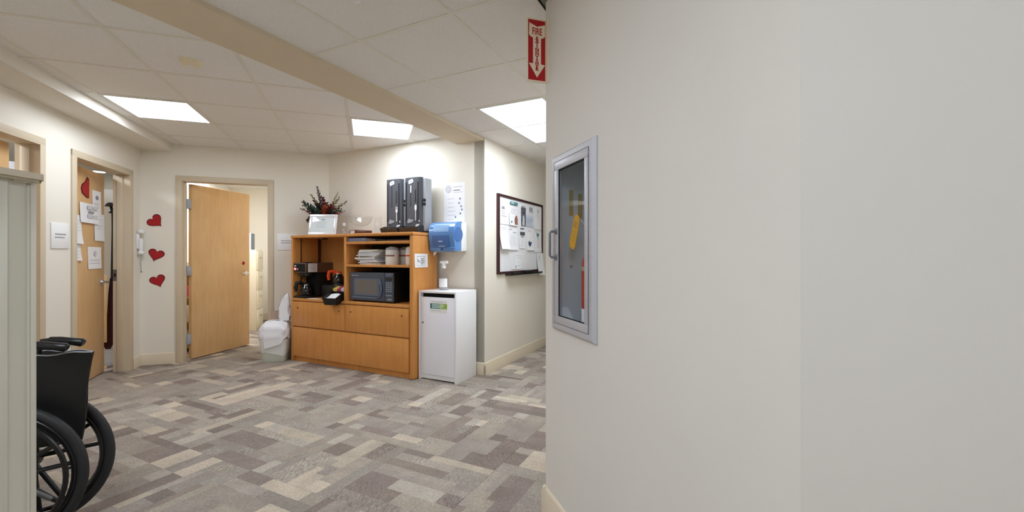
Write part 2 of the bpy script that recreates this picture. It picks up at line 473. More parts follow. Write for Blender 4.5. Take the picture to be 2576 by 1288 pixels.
# ceiling boards above the tile grids
UB = -2.35
def halfplane_u(sign, u): return (U.x * sign, U.y * sign, u * sign)
big = [(-9, -4), (6, -4), (6, 12), (-9, 12)]
lp = clip(big, [halfplane_u(1, UB), (-Q.x, -Q.y, 2.45), (A.x, A.y, 5.88)])
rp_ = clip(big, [halfplane_u(-1, UB), (V.x, V.y, 9.1), (0, -1, 2.8)])
cl = struct('ceiling', MB(M['plenum']).prism(lp, CEIL_L + 0.03, CEIL_L + 0.06))
cr = struct('ceiling_hallway', MB(M['plenum']).prism(rp_, CEIL_R + 0.03, CEIL_R + 0.06))

# ceiling tiles: every panel its own part, lying on a grid of runners
PITCH = 0.605
def tile_field(parent, origin, ex, ey, nx, ny, planes, z, m, skip, keep, tag_m):
    g = 0.011
    W = lambda i, j: origin + ex * (i * PITCH) + ey * (j * PITCH)
    for i in range(*nx):
        for j in range(*ny):
            if (i, j) in skip: continue
            c = W(i + 0.5, j + 0.5)
            if not keep(c): continue
            q = [origin + ex * (i * PITCH + sx) + ey * (j * PITCH + sy) for sx, sy in
                 ((g, g), (PITCH - g, g), (PITCH - g, PITCH - g), (g, PITCH - g))]
            q = clip([(v.x, v.y) for v in q], planes)
            if len(q) < 3 or area(q) < 0.002: continue
            MB(m).prism(q, z + 0.004, z + 0.02).build('ceiling_tile', parent, smooth=False)
    for (na, nb, d, e, swap) in ((nx, ny, ex, ey, 0), (ny, nx, ey, ex, 1)):
        for i in range(na[0], na[1] + 1):
            c0 = origin + d * (i * PITCH - g) + e * (nb[0] * PITCH); c1 = origin + d * (i * PITCH + g) + e * (nb[0] * PITCH)
            c2 = origin + d * (i * PITCH + g) + e * (nb[1] * PITCH); c3 = origin + d * (i * PITCH - g) + e * (nb[1] * PITCH)
            q = clip([(v.x, v.y) for v in (c0, c1, c2, c3)], planes)
            if len(q) < 3: continue
            MB(M['grid']).prism(q, z + (0.0007 if swap else 0.0), z + 0.014).build('grid_runner', parent, smooth=False)
LO = WQ(-1.985, 4.148)
def keepL(c):
    return c.dot(U) < UB + 0.35 and c.dot(A) < 6.0 and c.dot(A) > -0.4
tile_field(cl, LO, Q, A, (-1, 6), (-7, 3), [halfplane_u(1, -2.505), (-Q.x, -Q.y, 2.09), (A.x, A.y, 5.765)], CEIL_L, M['tile_smooth'],
           {(0, 0), (3, 0), (1, -4), (0, -6)}, keepL, 0)
RO = WU(-1.818, 2.97)
def keepR(c):
    u, v = c.dot(U), c.dot(V)
    if v > 6.6: return False
    if v > 3.75 and (u < -2.5 or u > -0.5): return False
    if v > 1.9 and u > -0.45: return False
    return u > -2.8 and v > -2.6 and u < 1.6 and c.y > -2.9
tile_field(cr, RO, U, V, (-1, 6), (-9, 6), [halfplane_u(-1, -2.195), (V.x, V.y, 8.9), (0, -1, 2.7)], CEIL_R, M['tile'],
           {(0, 0), (0, 1), (0, -6), (0, -5), (3, -7), (3, -6)}, keepR, 1)

# soffit along the left wall and the beam between the two ceilings
struct('ceiling_soffit', MB(M['soffit']).box(-7.8, 0.0, -0.29, 0.0, 2.368, WTOP - 0.01), F_LEFT)
struct('ceiling_beam', MB(M['beam']).box(-2.51, -2.19, -5.6, 0.0, 2.365, WTOP - 0.01), F_CENTER)

# baseboards
def baseboard(name, frame, x0, x1, parent=None):
    pr = [(0, 0), (-0.016, 0), (-0.016, 0.092), (-0.012, 0.1), (-0.012, 0.106), (-0.009, 0.116), (-0.004, 0.122), (0, 0.125)]
    return struct(name, MB(M['base']).prism(pr, x0, x1, 'x'), frame, parent)
baseboard('baseboard_left', F_LEFT, -0.172, 0.0)
baseboard('baseboard_left', F_LEFT, -1.476, -1.163)
baseboard('baseboard_left', F_LEFT, -7.8, -2.49)
baseboard('baseboard_back', F_BACK, 0.0, 0.327)
baseboard('baseboard_back', F_BACK, 1.302, 1.9)
baseboard('baseboard_center', F_CENTER, -2.69, -2.164)
baseboard('baseboard_hallway', F_HALL, 3.734, 9.0)
baseboard('baseboard_right', F_NEAR, -1.875, -0.6)
baseboard('baseboard_right_return', F_RETURN, 0.12, 3.0)
baseboard('baseboard_hallway_right', (WU(-0.756, 1.873), R(-116.5)), -7.0, 0.016)

# carpet: every square its own part, its woven pattern as coloured patches
PAL_MID = [(166, 155, 142), (160, 149, 138), (154, 144, 134), (170, 160, 148), (163, 154, 144), (158, 150, 140), (167, 157, 146), (152, 143, 134)]
PAL_DARK = [(138, 126, 117), (143, 130, 123), (132, 121, 113), (145, 133, 124)]
PAL_LIGHT = [(184, 172, 155), (192, 179, 162), (199, 186, 168), (180, 172, 160)]
PAL_MID, PAL_DARK, PAL_LIGHT = [[rgb(*c) for c in p_] for p_ in (PAL_MID, PAL_DARK, PAL_LIGHT)]
def patch_colour():
    k = rnd.random()
    c = rnd.choice(PAL_MID if k < 0.62 else PAL_DARK if k < 0.82 else PAL_LIGHT)
    f = rnd.uniform(0.96, 1.06)
    loop = rnd.choice((0.0, 0.0, 0.0, 0.25, 0.5, 0.9)) if k < 0.82 else 0.0
    return (c[0] * f, c[1] * f, c[2] * f, loop)
CP = 0.6096
def carpet_square(i, j):
    o = WU(-1.77, 2.11)
    rects = []
    w = 0.0
    flip = (i + j) % 2
    t = CP - 0.0012
    while w < t - 1e-6:
        h = rnd.choice((0.05, 0.075, 0.1, 0.1, 0.15)); h = min(h, t - w)
        if t - w - h < 0.045: h = t - w
        x = 0.0
        while x < t - 1e-6:
            L = rnd.choice((0.1, 0.14, 0.2, 0.3, 0.4)); L = min(L, t - x)
            if t - x - L < 0.09: L = t - x
            rects.append((x, w, x + L, w + h, patch_colour()))
            x += L
        w += h
    vs, fs, cs = [], [], []
    for x0, y0, x1, y1, c in rects:
        pts = [(x0, y0), (x1, y0), (x1, y1), (x0, y1)]
        if not flip: pts = [(b, a) for a, b in pts][::-1]
        n = len(vs)
        for a, b in pts:
            P = o + U * (i * CP + a) + V * (j * CP + b); vs.append((P.x, P.y, 0.0))
        fs.append((n, n + 1, n + 2, n + 3)); cs.append(c)
    n = len(vs)
    cor = [o + U * (i * CP + a) + V * (j * CP + b) for a, b in ((0, 0), (t, 0), (t, t), (0, t))]
    vs += [(p.x, p.y, 0.0) for p in cor] + [(p.x, p.y, -0.008) for p in cor]
    for k in range(4): fs.append((n + k, n + (k + 1) % 4, n + 4 + (k + 1) % 4, n + 4 + k)); cs.append(PAL_DARK[0])
    me = bpy.data.meshes.new('carpet_tile'); me.from_pydata(vs, [], fs)
    ca = me.color_attributes.new('Col', 'FLOAT_COLOR', 'CORNER')
    k = 0
    for f, c in zip(fs, cs):
        for _ in f: ca.data[k].color = c; k += 1
    me.materials.append(M['carpet']); me.update()
    ob = bpy.data.objects.new('carpet_tile', me); COL.objects.link(ob); ob.parent = floor
for i in range(-9, 5):
    for j in range(-6, 13):
        c = WU(-1.77 + (i + 0.5) * CP, 2.11 + (j + 0.5) * CP)
        u, v, p, q = c.dot(U), c.dot(V), c.dot(A), c.dot(Q)
        room = q > (-3.5 if p > 3.0 else -2.75) and p < 6.2 and (v < 4.1 or (u > -2.5 and v < 7.5)) and c.y > -1.5 and (v < 2.1 or u < -0.4) and (q < 1.15 or p > 1.7)
        office = 5.6 < p < 9.3 and -2.6 < q < -0.8
        if (room or office) and v < 7.6: carpet_square(i, j)

# ------------------------------------------------------------------ offices seen through the doors
def slab_room(prefix, q0, q1, p0, p1, walls, m, zc=2.45):
    for n, (a0, a1, b0, b1) in walls.items():
        pts = [WQ(a0, b0), WQ(a1, b0), WQ(a1, b1), WQ(a0, b1)]
        struct(n, MB(m).prism([(v.x, v.y) for v in pts], 0, WTOP))
    pts = [WQ(q0, p0), WQ(q1, p0), WQ(q1, p1), WQ(q0, p1)]
    struct('ceiling_' + prefix, MB(M['tile_smooth']).prism([(v.x, v.y) for v in pts], zc, zc + 0.03))
slab_room('back_office', -2.44, -0.75, 5.883, 9.3, {
    'wall_back_office_left': (-2.49, -2.39, 5.89, 9.3), 'wall_back_office_right': (-0.9, -0.8, 5.884, 9.3),
    'wall_back_office_end': (-2.49, -0.8, 9.1, 9.2)}, M['wall_white'])
slab_room('left_office', -5.2, -2.5, 1.6, 8.4, {
    'wall_left_office_side': (-5.2, -5.1, 1.6, 8.4), 'wall_left_office_end': (-5.2, -2.5, 8.3, 8.4),
    'wall_left_office_near': (-5.2, -2.5, 1.6, 1.7)}, M['wall_white'])
fo = MB(M['base']); o_ = WQ(0, 9.1)
fo.prism([(v.x, v.y) for v in (WQ(-2.39, 9.085), WQ(-0.9, 9.085), WQ(-0.9, 9.1), WQ(-2.39, 9.1))], 0, 0.125)
struct('baseboard_back_office', fo)

# ------------------------------------------------------------------ doors
def door_frame(name, frame, x0, x1, label=None):
    e = struct_empty(name, (frame[0].x, frame[0].y, 0), frame[1])
    c = 0.055
    for s, xa in ((-1, x0), (1, x1)):
        mb = MB(M['trim'])
        mb.box(xa, xa + s * c, -0.014, 0.0, 0, HEAD + c, 0.003)
        mb.box(xa - s * 0.005, xa + s * 0.002, -0.0135, 0.1345, 0, HEAD - 0.001)
        mb.box(xa - s * 0.004, xa - s * 0.018, 0.05, 0.098, 0, HEAD - 0.002, 0.002)
        mb.box(xa, xa + s * c, 0.121, 0.135, 0, HEAD + c)
        mb.build('jamb', e)
    mb = MB(M['trim'])
    mb.box(x0 - c, x1 + c, -0.0141, 0.0, HEAD, HEAD + c, 0.003)
    mb.box(x0, x1, -0.0135, 0.1345, HEAD - 0.005, HEAD + 0.002)
    mb.box(x0 - c, x1 + c, 0.121, 0.135, HEAD, HEAD + c)
    mb.build('head_jamb', e)
    return e
d1 = door_frame('door_1', F_LEFT, *D1)
d2 = door_frame('door_2', F_LEFT, *D2)
d3 = door_frame('door_3', F_BACK, *D3)

def lever(parent, x, y, z, dirx, face):
    # rose, neck and lever; face = -1 front side, +1 other side of the leaf
    mb = MB(M['chrome'])
    mb.cyl((x, y, z), (x, y + face * 0.012, z), 0.032, 0.029, 20)
    mb.cyl((x, y + face * 0.012, z), (x, y + face * 0.055, z), 0.012, 0.012, 12)
    mb.tube([(x, y + face * 0.05, z), (x + dirx * 0.02, y + face * 0.055, z), (x + dirx * 0.07, y + face * 0.057, z + 0.002),
             (x + dirx * 0.115, y + face * 0.052, z + 0.001)], [0.012, 0.0115, 0.010, 0.008], 10)
    return mb.build('lever_handle', parent)
def door_leaf(parent_frame, hinge_world, ang, width, handle_x, thick=0.045, hx=0.0):
    # the leaf runs from its hinge edge (x=0) to its free edge; front face at y=0, thickness to +y
    L = bpy.data.objects.new('door_leaf', None); COL.objects.link(L)
    mb = MB(M['maple']); mb.box(0, width, 0, thick, 0.012, HEAD - 0.018, 0.002)
    me = mb.build('door_leaf')
    bpy.data.objects.remove(L)
    me.parent = parent_frame
    me.matrix_world = Matrix.Translation((hinge_world[0], hinge_world[1], 0)) @ Matrix.Rotation(ang, 4, 'Z')
    bpy.context.view_layer.update()
    return me
bpy.context.view_layer.update()
def local_of(parent, loc, ang):
    inv = parent.matrix_world.inverted()
    return inv @ (Matrix.Translation((loc[0], loc[1], 0)) @ Matrix.Rotation(ang, 4, 'Z'))
def make_leaf(parent, hinge, ang, width, thick=0.045, side=1):
    mb = MB(M['maple']); mb.box(0, width, 0, side * thick, 0.012, HEAD - 0.02, 0.002)
    o = mb.build('door_leaf', parent)
    o.matrix_basis = local_of(parent, hinge, ang)
    return o
# door 2: ajar, hinged at its near jamb.  leaf direction angle from +X
L2_ANG = R(90 + 25.6)
L2_H = (-3.824, 3.635)
leaf2 = make_leaf(d2, L2_H, L2_ANG, 0.882)
lever(leaf2, 0.825, 0.0, 0.935, -1, -1)
lever(leaf2, 0.825, 0.045, 0.99, 1, 1)
MB(M['chrome']).box(0.8805, 0.8835, 0.008, 0.036, 0.86, 1.06).box(0.883, 0.9, 0.014, 0.03, 0.93, 0.97, 0.003).build('latch', leaf2)
MB(M['steel']).box(-0.235, -0.2325, 0.101, 0.134, 0.94, 1.06).build('strike_plate', d2)
MB(M['black_matt']).box(-0.2358, -0.2349, 0.110, 0.126, 0.985, 1.02).build('strike_hole', d2)
# door 1: ajar, its far end just in the frame
L1_H = at(F_LEFT, -2.42, 0.1)
leaf1 = make_leaf(d1, L1_H, R(90 + 18.5 + 1.6), 0.81)
lever(leaf1, 0.75, 0.0, 0.95, -1, -1)
# door 3: standing open into the back office, hinged on its left jamb
L3_ANG = math.atan2(0.795, 0.153)
L3_H = (-3.700, 4.965)
leaf3 = make_leaf(d3, L3_H, L3_ANG, 0.845)
lever(leaf3, 0.775, 0.0, 0.972, -1, -1)
MB(M['red']).lathe([(0.0, -0.0025), (0.022, -0.002), (0.024, -0.0005)], 20, (0.745, 0, 1.105), 'y').build('red_sticker', leaf3)
for z in (0.24, 1.03, 1.80):
    mb = MB(M['hinge'])
    mb.box(-0.05, 0.0, 0.005, 0.04, z - 0.055, z + 0.055, 0.002)
    mb.cyl((-0.012, 0.05, z - 0.057), (-0.012, 0.05, z + 0.057), 0.009, seg=10)
    mb.build('hinge', leaf3)

# ------------------------------------------------------------------ ceiling fixtures
def troffer(center, rz, lx, ly, z, label, m=None):
    t = thing('ceiling_light', label, 'ceiling light', (center.x, center.y, z - 0.003), rz)
    w = 0.024
    fr = MB(M['white_metal'])
    hx, hy = lx / 2, ly / 2
    fr.box(-hx, hx, -hy, -hy + w, 0, 0.02, 0.002).box(-hx, hx, hy - w, hy, 0, 0.02, 0.002)
    fr.box(-hx, -hx + w, -hy + w, hy - w, 0, 0.02, 0.002).box(hx - w, hx, -hy + w, hy - w, 0, 0.02, 0.002)
    fr.box(-hx, hx, -hy, hy, 0.02, 0.028)
    fr.build('frame', t)
    MB(m or M['lens']).box(-hx + w, hx - w, -hy + w, hy - w, 0.004, 0.014).build('diffuser', t)
    return t
def cell(o, ex, ey, i, j, n=1, m=1): return o + ex * ((i + n / 2) * PITCH) + ey * ((j + m / 2) * PITCH)
s2 = PITCH - 0.012
troffer(cell(LO, Q, A, 0, 0), R(18.5), s2, s2, CEIL_L, 'square ceiling light panel nearest the left wall soffit')
troffer(cell(LO, Q, A, 3, 0), R(18.5), s2, s2, CEIL_L, 'square ceiling light panel above the wooden hutch')
troffer(cell(RO, U, V, 0, 0, 1, 2), R(-26.5), s2, 2 * PITCH - 0.012, CEIL_R, 'long ceiling light panel cut off by the near wall corner')
troffer(cell(LO, Q, A, 0, -6), R(18.5), s2, s2, CEIL_L, 'square ceiling light panel behind the viewpoint by the left wall')
troffer(cell(RO, U, V, 0, -6, 1, 2), R(-26.5), s2, 2 * PITCH - 0.012, CEIL_R, 'added unseen long ceiling light panel overhead behind the viewpoint')  # unseen panel, added to brighten the near wall
troffer(cell(RO, U, V, 3, -7, 1, 2), R(-26.5), s2, 2 * PITCH - 0.012, CEIL_R, 'added unseen long ceiling light panel beside the pale wall behind the viewpoint')  # put in out of view to lighten the return wall
c = WQ(-1.9, 7.2); troffer(c, R(18.5), 0.6, 1.2, 2.42, 'ceiling light panel of the back office', M['lens_room'])
c = WQ(-3.45, 4.2); troffer(c, R(18.5), 0.6, 1.2, 2.42, 'ceiling light panel of the left office', M['lens_bright'])
dl = thing('downlight', 'small round downlight glowing above the ajar door with papers', 'ceiling light', (-6.04, 6.28, 2.428))
MB(M['white_metal']).lathe([(0.075, 0.0), (0.105, 0.0), (0.105, 0.02), (0.075, 0.02), (0.075, 0.0)], 28).build('trim_ring', dl)
MB(M['lens_room']).lathe([(0.0, 0.006), (0.075, 0.006), (0.075, 0.018), (0, 0.018)], 28).build('lens', dl)

sd = thing('smoke_detector', 'round cream disc on the ceiling tile left of the beam', 'smoke detector', (-2.065, 2.763, CEIL_L + 0.004))
MB(M['detector']).lathe([(0, -0.034), (0.045, -0.033), (0.056, -0.026), (0.061, -0.012), (0.064, 0.0), (0, 0.0)], 32).build('cover', sd)
MB(M['white']).lathe([(0.0, -0.0365), (0.02, -0.036), (0.021, -0.033)], 20).build('centre_cap', sd)
sp = thing('sprinkler_plate', 'small round white sprinkler plate on the rough ceiling tiles above the beam', 'sprinkler', (-0.735, 2.0, CEIL_R + 0.004))
MB(M['white']).lathe([(0, -0.010), (0.018, -0.009), (0.028, -0.004), (0.03, 0.0), (0, 0.0)], 24).build('cover_plate', sp)
vt = thing('ceiling_vent', 'dark edged ceiling vent just showing past the wall corner above the fire sign', 'vent',
           (*(Vector((0.128, 2.01)) + U * 0.13 + V * 0.095), CEIL_R), R(-26.5))
mb = MB(M['black_matt'])
for x0, x1, y0, y1 in ((-0.13, 0.13, -0.16, -0.152), (-0.13, 0.13, 0.152, 0.16), (-0.13, -0.122, -0.16, 0.16), (0.122, 0.13, -0.16, 0.16)):
    mb.box(x0, x1, y0, y1, -0.005, 0.0)
mb.build('rim', vt)
for k in range(5):
    MB(M['vent']).box(-0.12 + k * 0.05, -0.09 + k * 0.05, -0.152, 0.152, -0.003, 0.0).build('slat', vt)

# ------------------------------------------------------------------ wooden hutch cabinet  (local x = u, y = depth from its front, z up)
HU0, HU1, HV0, HV1, HT = -4.472, -2.705, 3.286, 3.68, 1.435
hx0, hx1 = 0.0, HU1 - HU0
dep = HV1 - HV0
hut_loc = WU(HU0, HV0)
RZC = R(-26.5)
hut = thing('hutch_cabinet', 'large honey wood hutch cabinet with open shelves, two doors and a wide drawer', 'cabinet', (hut_loc.x, hut_loc.y, 0), RZC)
W_ = hx1
def hpos(u, d, z): return (*WU(u, HV0 + d), z)
MB(M['oak']).box(0, 0.028, 0, dep, 0, 1.405, 0.004).build('side_panel', hut)
MB(M['oak']).box(W_ - 0.05, W_, 0, dep, 0, 1.405, 0.014, 3).build('side_panel', hut)
MB(M['oak']).box(-0.004, W_ + 0.004, -0.006, dep, 1.405, HT, 0.006).build('top', hut)
MB(M['oak_in']).box(0.028, 0.851, dep - 0.014, dep, 0.02, 1.405).build('back_panel', hut)
MB(M['back_dark']).box(0.852, W_ - 0.05, dep - 0.014, dep, 0.02, 1.405).build('back_panel', hut)  # back of the right bays, much darker than the left one
dv0, dv1 = 0.835, 0.869
MB(M['oak']).box(dv0, dv1, 0.004, dep - 0.014, 0.721, 1.405, 0.002).build('divider', hut)
MB(M['oak']).box(0.028, W_ - 0.05, 0.0, dep - 0.014, 0.693, 0.721, 0.003).build('counter_shelf', hut)
MB(M['oak']).box(dv1, W_ - 0.05, 0.004, dep - 0.014, 1.325, 1.352, 0.002).build('shelf', hut)
MB(M['oak']).box(dv1, W_ - 0.05, 0.004, dep - 0.014, 1.086, 1.111, 0.002).build('shelf', hut)
MB(M['dark_wood']).box(0.0285, 0.032, 0.10, 0.112, 0.722, 1.404).box(0.0285, 0.031, 0.34, 0.378, 0.722, 1.404).build('dark_strips', hut)  # two dark upright strips on the left bay's inner side
for x0, x1, in ((0.03, 0.851), (0.855, W_ - 0.053)):
    d = MB(M['oak']).box(x0, x1, -0.002, 0.016, 0.405, 0.683, 0.003).build('door', hut)
    for kx in ((x0 + 0.085 if x0 < 0.5 else x0 + 0.085), x1 - 0.085):
        MB(M['dark_wood']).lathe([(0.0, -0.006), (0.007, -0.005), (0.008, 0.001)], 12, (kx, -0.002, 0.612), 'y').build('knob', d)
MB(M['oak']).box(0.03, W_ - 0.053, -0.002, 0.016, 0.062, 0.392, 0.003).build('drawer', hut)
MB(M['oak_in']).box(0.028, W_ - 0.05, 0.018, 0.03, 0.062, 0.69).build('inner_rail', hut)
MB(M['oak']).box(0.028, W_ - 0.05, 0.03, 0.046, 0.0, 0.06).build('plinth', hut)

# printing helpers: flat bars and blocks on a sheet lying in the local xz plane (front at -y)
def bars(mb, m, x0, x1, z_top, n, step, h, y, seed=1, ragged=0.35):
    r = random.Random(seed); mb.use(m)
    for k in range(n):
        z = z_top - k * step; xe = x1 - r.random() * ragged * (x1 - x0)
        mb.quad((x0, y, z - h), (xe, y, z - h), (xe, y, z), (x0, y, z))
    return mb
def rect(mb, m, x0, x1, z0, z1, y):
    mb.use(m); mb.quad((x0, y, z0), (x1, y, z0), (x1, y, z1), (x0, y, z1)); return mb
def disc(mb, m, cx, cz, r, y, seg=14, sx=1.0):
    mb.use(m); mb.add([(cx + r * sx * math.cos(2 * math.pi * i / seg), y, cz + r * math.sin(2 * math.pi * i / seg)) for i in range(seg)], [list(range(seg))]); return mb
def poly(mb, m, pts, y):
    mb.use(m); mb.add([(x, y, z) for x, z in pts], [list(range(len(pts)))]); return mb
def sheet(w, h, th=0.0008, curl=0.0, m=None, skew=0.0, seg=6):
    # paper sheet centred on x, hanging from z=0 down; slightly curled forward at its bottom
    mb = MB(m or M['paper'])
    vs, fs = [], []
    for k in range(seg + 1):
        t = k / seg; y = -curl * t * t
        for x in (-w / 2, w / 2):
            vs.append((x + skew * t, y - th, -h * t)); 
    for k in range(seg): fs.append((2 * k, 2 * k + 1, 2 * k + 3, 2 * k + 2))
    n = len(vs)
    for k in range(seg + 1):
        t = k / seg; y = -curl * t * t
        for x in (-w / 2, w / 2): vs.append((x + skew * t, y, -h * t))
    for k in range(seg): fs.append((n + 2 * k, n + 2 * k + 2, n + 2 * k + 3, n + 2 * k + 1))
    fs += [(0, n, n + 1, 1), (2 * seg, 2 * seg + 1, n + 2 * seg + 1, n + 2 * seg)]
    for k in range(seg):
        fs += [(2 * k, 2 * k + 2, n + 2 * k + 2, n + 2 * k), (2 * k + 1, n + 2 * k + 1, n + 2 * k + 3, 2 * k + 3)]
    mb.add(vs, fs); return mb
PY = -0.0012

# --- coffee brewer in the left bay
cb = thing('coffee_brewer', 'coffee brewer with smoked steel head and red switch in the left bay', 'coffee maker', hpos(-4.336, 0.004, 0.721), RZC)
MB(M['black']).box(-0.10, 0.10, 0.0, 0.33, 0.0, 0.026, 0.005).build('base', cb)
MB(M['black_matt']).box(-0.1, 0.1, 0.165, 0.365, 0.026, 0.286, 0.004).build('tower', cb)
hd = MB(M['inox']).box(-0.105, 0.105, 0.0, 0.37, 0.286, 0.402, 0.005).build('brew_head', cb)
MB(M['black_matt']).box(-0.092, 0.092, -0.002, 0.001, 0.300, 0.388).build('control_panel', hd)
MB(M['led']).box(-0.085, -0.055, -0.006, -0.002, 0.318, 0.345, 0.002).build('red_switch', hd)
MB(M['white']).box(-0.08, -0.055, -0.004, -0.002, 0.36, 0.375).lathe([(0, -0.006), (0.008, -0.005), (0.008, 0)], 12, (-0.03, -0.001, 0.33), 'y').build('switch_label', hd)
lb = MB(M['paper']); lb.box(0.105, 0.1062, 0.03, 0.15, 0.296, 0.394)
lb.X = Matrix.Translation((0.1065, 0.09, 0.345)) @ Matrix.Rotation(R(90), 4, 'Z')
bars(lb, M['ink'], -0.045, 0.045, 0.035, 5, 0.015, 0.004, 0.0, 4)
lb.build('paper_label', hd)
MB(M['black']).lathe([(0.07, 0.0), (0.075, -0.03), (0.06, -0.045), (0.0, -0.045)], 24, (0, 0.09, 0.286)).build('filter_funnel', cb)
MB(M['black']).lathe([(0.0, 0.402), (0.05, 0.402), (0.05, 0.408), (0.0, 0.408)], 20, (-0.02, 0.12, 0)).build('water_lid', cb)
def decanter(loc, handle_mat, label, r=0.07, hang=R(200), steel=True):
    t = thing('coffee_decanter', label, 'coffee pot', loc, RZC)
    MB(M['glass_dark']).lathe([(0, 0), (r * 0.86, 0.0), (r, 0.03), (r * 0.98, 0.06), (r * 0.72, 0.10), (r * 0.45, 0.122), (r * 0.44, 0.125), (0, 0.125)], 28).build('glass_body', t)
    MB(M['chrome']).lathe([(r * 0.47, 0.112), (r * 0.50, 0.112), (r * 0.50, 0.128), (r * 0.47, 0.128), (r * 0.47, 0.112)], 28).build('steel_collar', t)
    mb = MB(handle_mat); cx, sy = math.cos(hang), math.sin(hang)
    pts = [(r * 0.45 * cx, r * 0.45 * sy, 0.13), (r * 0.9 * cx, r * 0.9 * sy, 0.15), (r * 1.45 * cx, r * 1.45 * sy, 0.145), (r * 1.6 * cx, r * 1.6 * sy, 0.10), (r * 1.5 * cx, r * 1.5 * sy, 0.05)]
    mb.tube(pts, [0.017, 0.019, 0.021, 0.020, 0.016], 10)
    mb.lathe([(0, 0.125), (r * 0.5, 0.125), (r * 0.5, 0.14), (r * 0.3, 0.147), (0, 0.147)], 24)
    mb.build('handle', t)
    return t
decanter(hpos(-4.33, 0.087, 0.748), M['black'], 'round glass decanter with black handle on the lower warmer', 0.072, R(250))
wm = thing('coffee_warmer', 'black box warmer carrying the orange-handled pot, beside the divider', 'warmer', hpos(-3.93, 0.10, 0.721), RZC)
MB(M['black']).box(-0.20, 0.17, 0.03, 0.26, 0.0, 0.15, 0.008).build('body', wm)
MB(M['chrome']).lathe([(0, 0.15), (0.085, 0.15), (0.088, 0.156), (0.0, 0.156)], 30, (0.02, 0.12, 0)).build('hot_plate', wm)
decanter(hpos(-3.945, 0.21, 0.878), M['orange'], 'coffee decanter with bright orange handle and lid', 0.068, R(225))
# condiment caddy hanging over the shelf edge
ca = thing('condiment_caddy', 'black slanted caddy of sugar packets hanging over the shelf edge', 'caddy', hpos(-3.748, 0.02, 0.763), RZC + R(10), tilt=(R(24), 0))
cm = MB(M['black'])
cm.box(-0.083, 0.083, -0.13, 0.13, -0.03, -0.024).box(-0.083, -0.078, -0.13, 0.13, -0.03, 0.05).box(0.078, 0.083, -0.13, 0.13, -0.03, 0.05)
cm.box(-0.083, 0.083, -0.13, -0.125, -0.03, 0.05).box(-0.083, 0.083, 0.125, 0.13, -0.03, 0.05)
cm.build('tray', ca)
MB(M['black']).box(-0.078, 0.078, 0.028, 0.032, -0.024, 0.045).box(-0.02, -0.016, 0.032, 0.125, -0.024, 0.045).build('partition', ca)
for k, (x, y, mm, rr) in enumerate(((-0.045, 0.075, 'sweet', 0.1), (0.01, 0.08, 'pink', -0.2), (0.052, 0.08, 'paper', 0.15))):
    mb = MB(M[mm]); mb.X = Matrix.Translation((x, y, 0.03)) @ Matrix.Rotation(rr, 4, 'Y')
    for q in range(5): mb.box(-0.027 + q * 0.003, 0.02 + q * 0.003, -0.035 + q * 0.015, -0.028 + q * 0.015, -0.03, 0.04)
    mb.build('packet_bundle', ca)
mb = MB(M['paper'])
for k in range(9):
    mb.X = Matrix.Translation((-0.045 + (k % 3) * 0.042, -0.09 + (k // 3) * 0.04, 0.018 + 0.004 * (k % 2))) @ Matrix.Rotation(rnd.uniform(-0.4, 0.4), 4, 'Z') @ Matrix.Rotation(0.3, 4, 'X')
    mb.box(-0.028, 0.028, -0.022, 0.022, -0.004, 0.006, 0.003)
mb.build('creamer_packets', ca)
# sheets on the counter shelf
for k, (u, d, rz, w, h, mm, lab) in enumerate(((-4.30, 0.012, 0.1, 0.20, 0.05, 'paper', 'white slip of paper on the shelf edge before the brewer'),
                                              (-4.12, 0.006, -0.12, 0.16, 0.06, 'paper_warm', 'cream slip of paper on the shelf left of the caddy'))):
    o = MB(M[mm]).box(-w / 2, w / 2, 0.0, h, 0.0, 0.0012).build('paper_slip')
    solo(o, hpos(u, d, 0.7212), RZC + rz, lab, 'paper')

# --- microwave
MWW, MWH, MWD = 0.60, 0.305, 0.30
mw = thing('microwave', 'blue-black countertop microwave on the lower right shelf', 'microwave', hpos(-3.285, 0.035, 0.721), RZC)
MB(M['black']).box(-MWW / 2, MWW / 2, 0.02, MWD, 0.012, MWH + 0.005, 0.006).build('casing', mw)
dr = MB(M['mw']).box(-MWW / 2, 0.185, 0.0, 0.022, 0.014, MWH + 0.003, 0.01, 3).build('door', mw)
MB(M['mw_lt']).prism([(-0.235, 0.068), (0.10, 0.068), (0.118, 0.09), (0.118, 0.225), (0.10, 0.245), (-0.22, 0.245), (-0.235, 0.225)], -0.003, 0.002, 'y').build('window_bezel', dr)
MB(M['mw_glass']).prism([(-0.212, 0.085), (0.09, 0.085), (0.09, 0.232), (-0.212, 0.232)], -0.0045, 0.0, 'y').build('window', dr)
MB(M['mw_lt']).tube([(0.115, -0.004, 0.245), (0.145, -0.012, 0.20), (0.155, -0.014, 0.15), (0.145, -0.012, 0.09), (0.115, -0.004, 0.055)], 0.010, 8).build('door_handle', dr)
MB(M['mw_lt']).prism([(-0.262, 0.04), (0.09, 0.04), (0.10, 0.056), (-0.255, 0.06)], -0.006, 0.002, 'y').build('lower_rail', dr)
tx = MB(M['ink_pale'])
for k in range(5): tx.box(-0.268 + k * 0.0085, -0.262 + k * 0.0085, -0.001, 0.0, 0.272, 0.279)
for k in range(7): tx.box(-0.218 + k * 0.0065, -0.2135 + k * 0.0065, -0.001, 0.0, 0.272, 0.278)
tx.build('lettering', dr)
pn = MB(M['mw']).box(0.188, MWW / 2, 0.0, 0.022, 0.014, MWH + 0.003, 0.008, 3).build('control_panel', mw)
MB(M['disp_dk']).box(0.2, 0.288, -0.002, 0.001, 0.225, 0.262).build('display', pn)
MB(M['mw_lt']).box(0.195, 0.29, -0.002, 0.002, 0.272, 0.30, 0.002).build('panel_badge', pn)
mb = MB(M['key'])
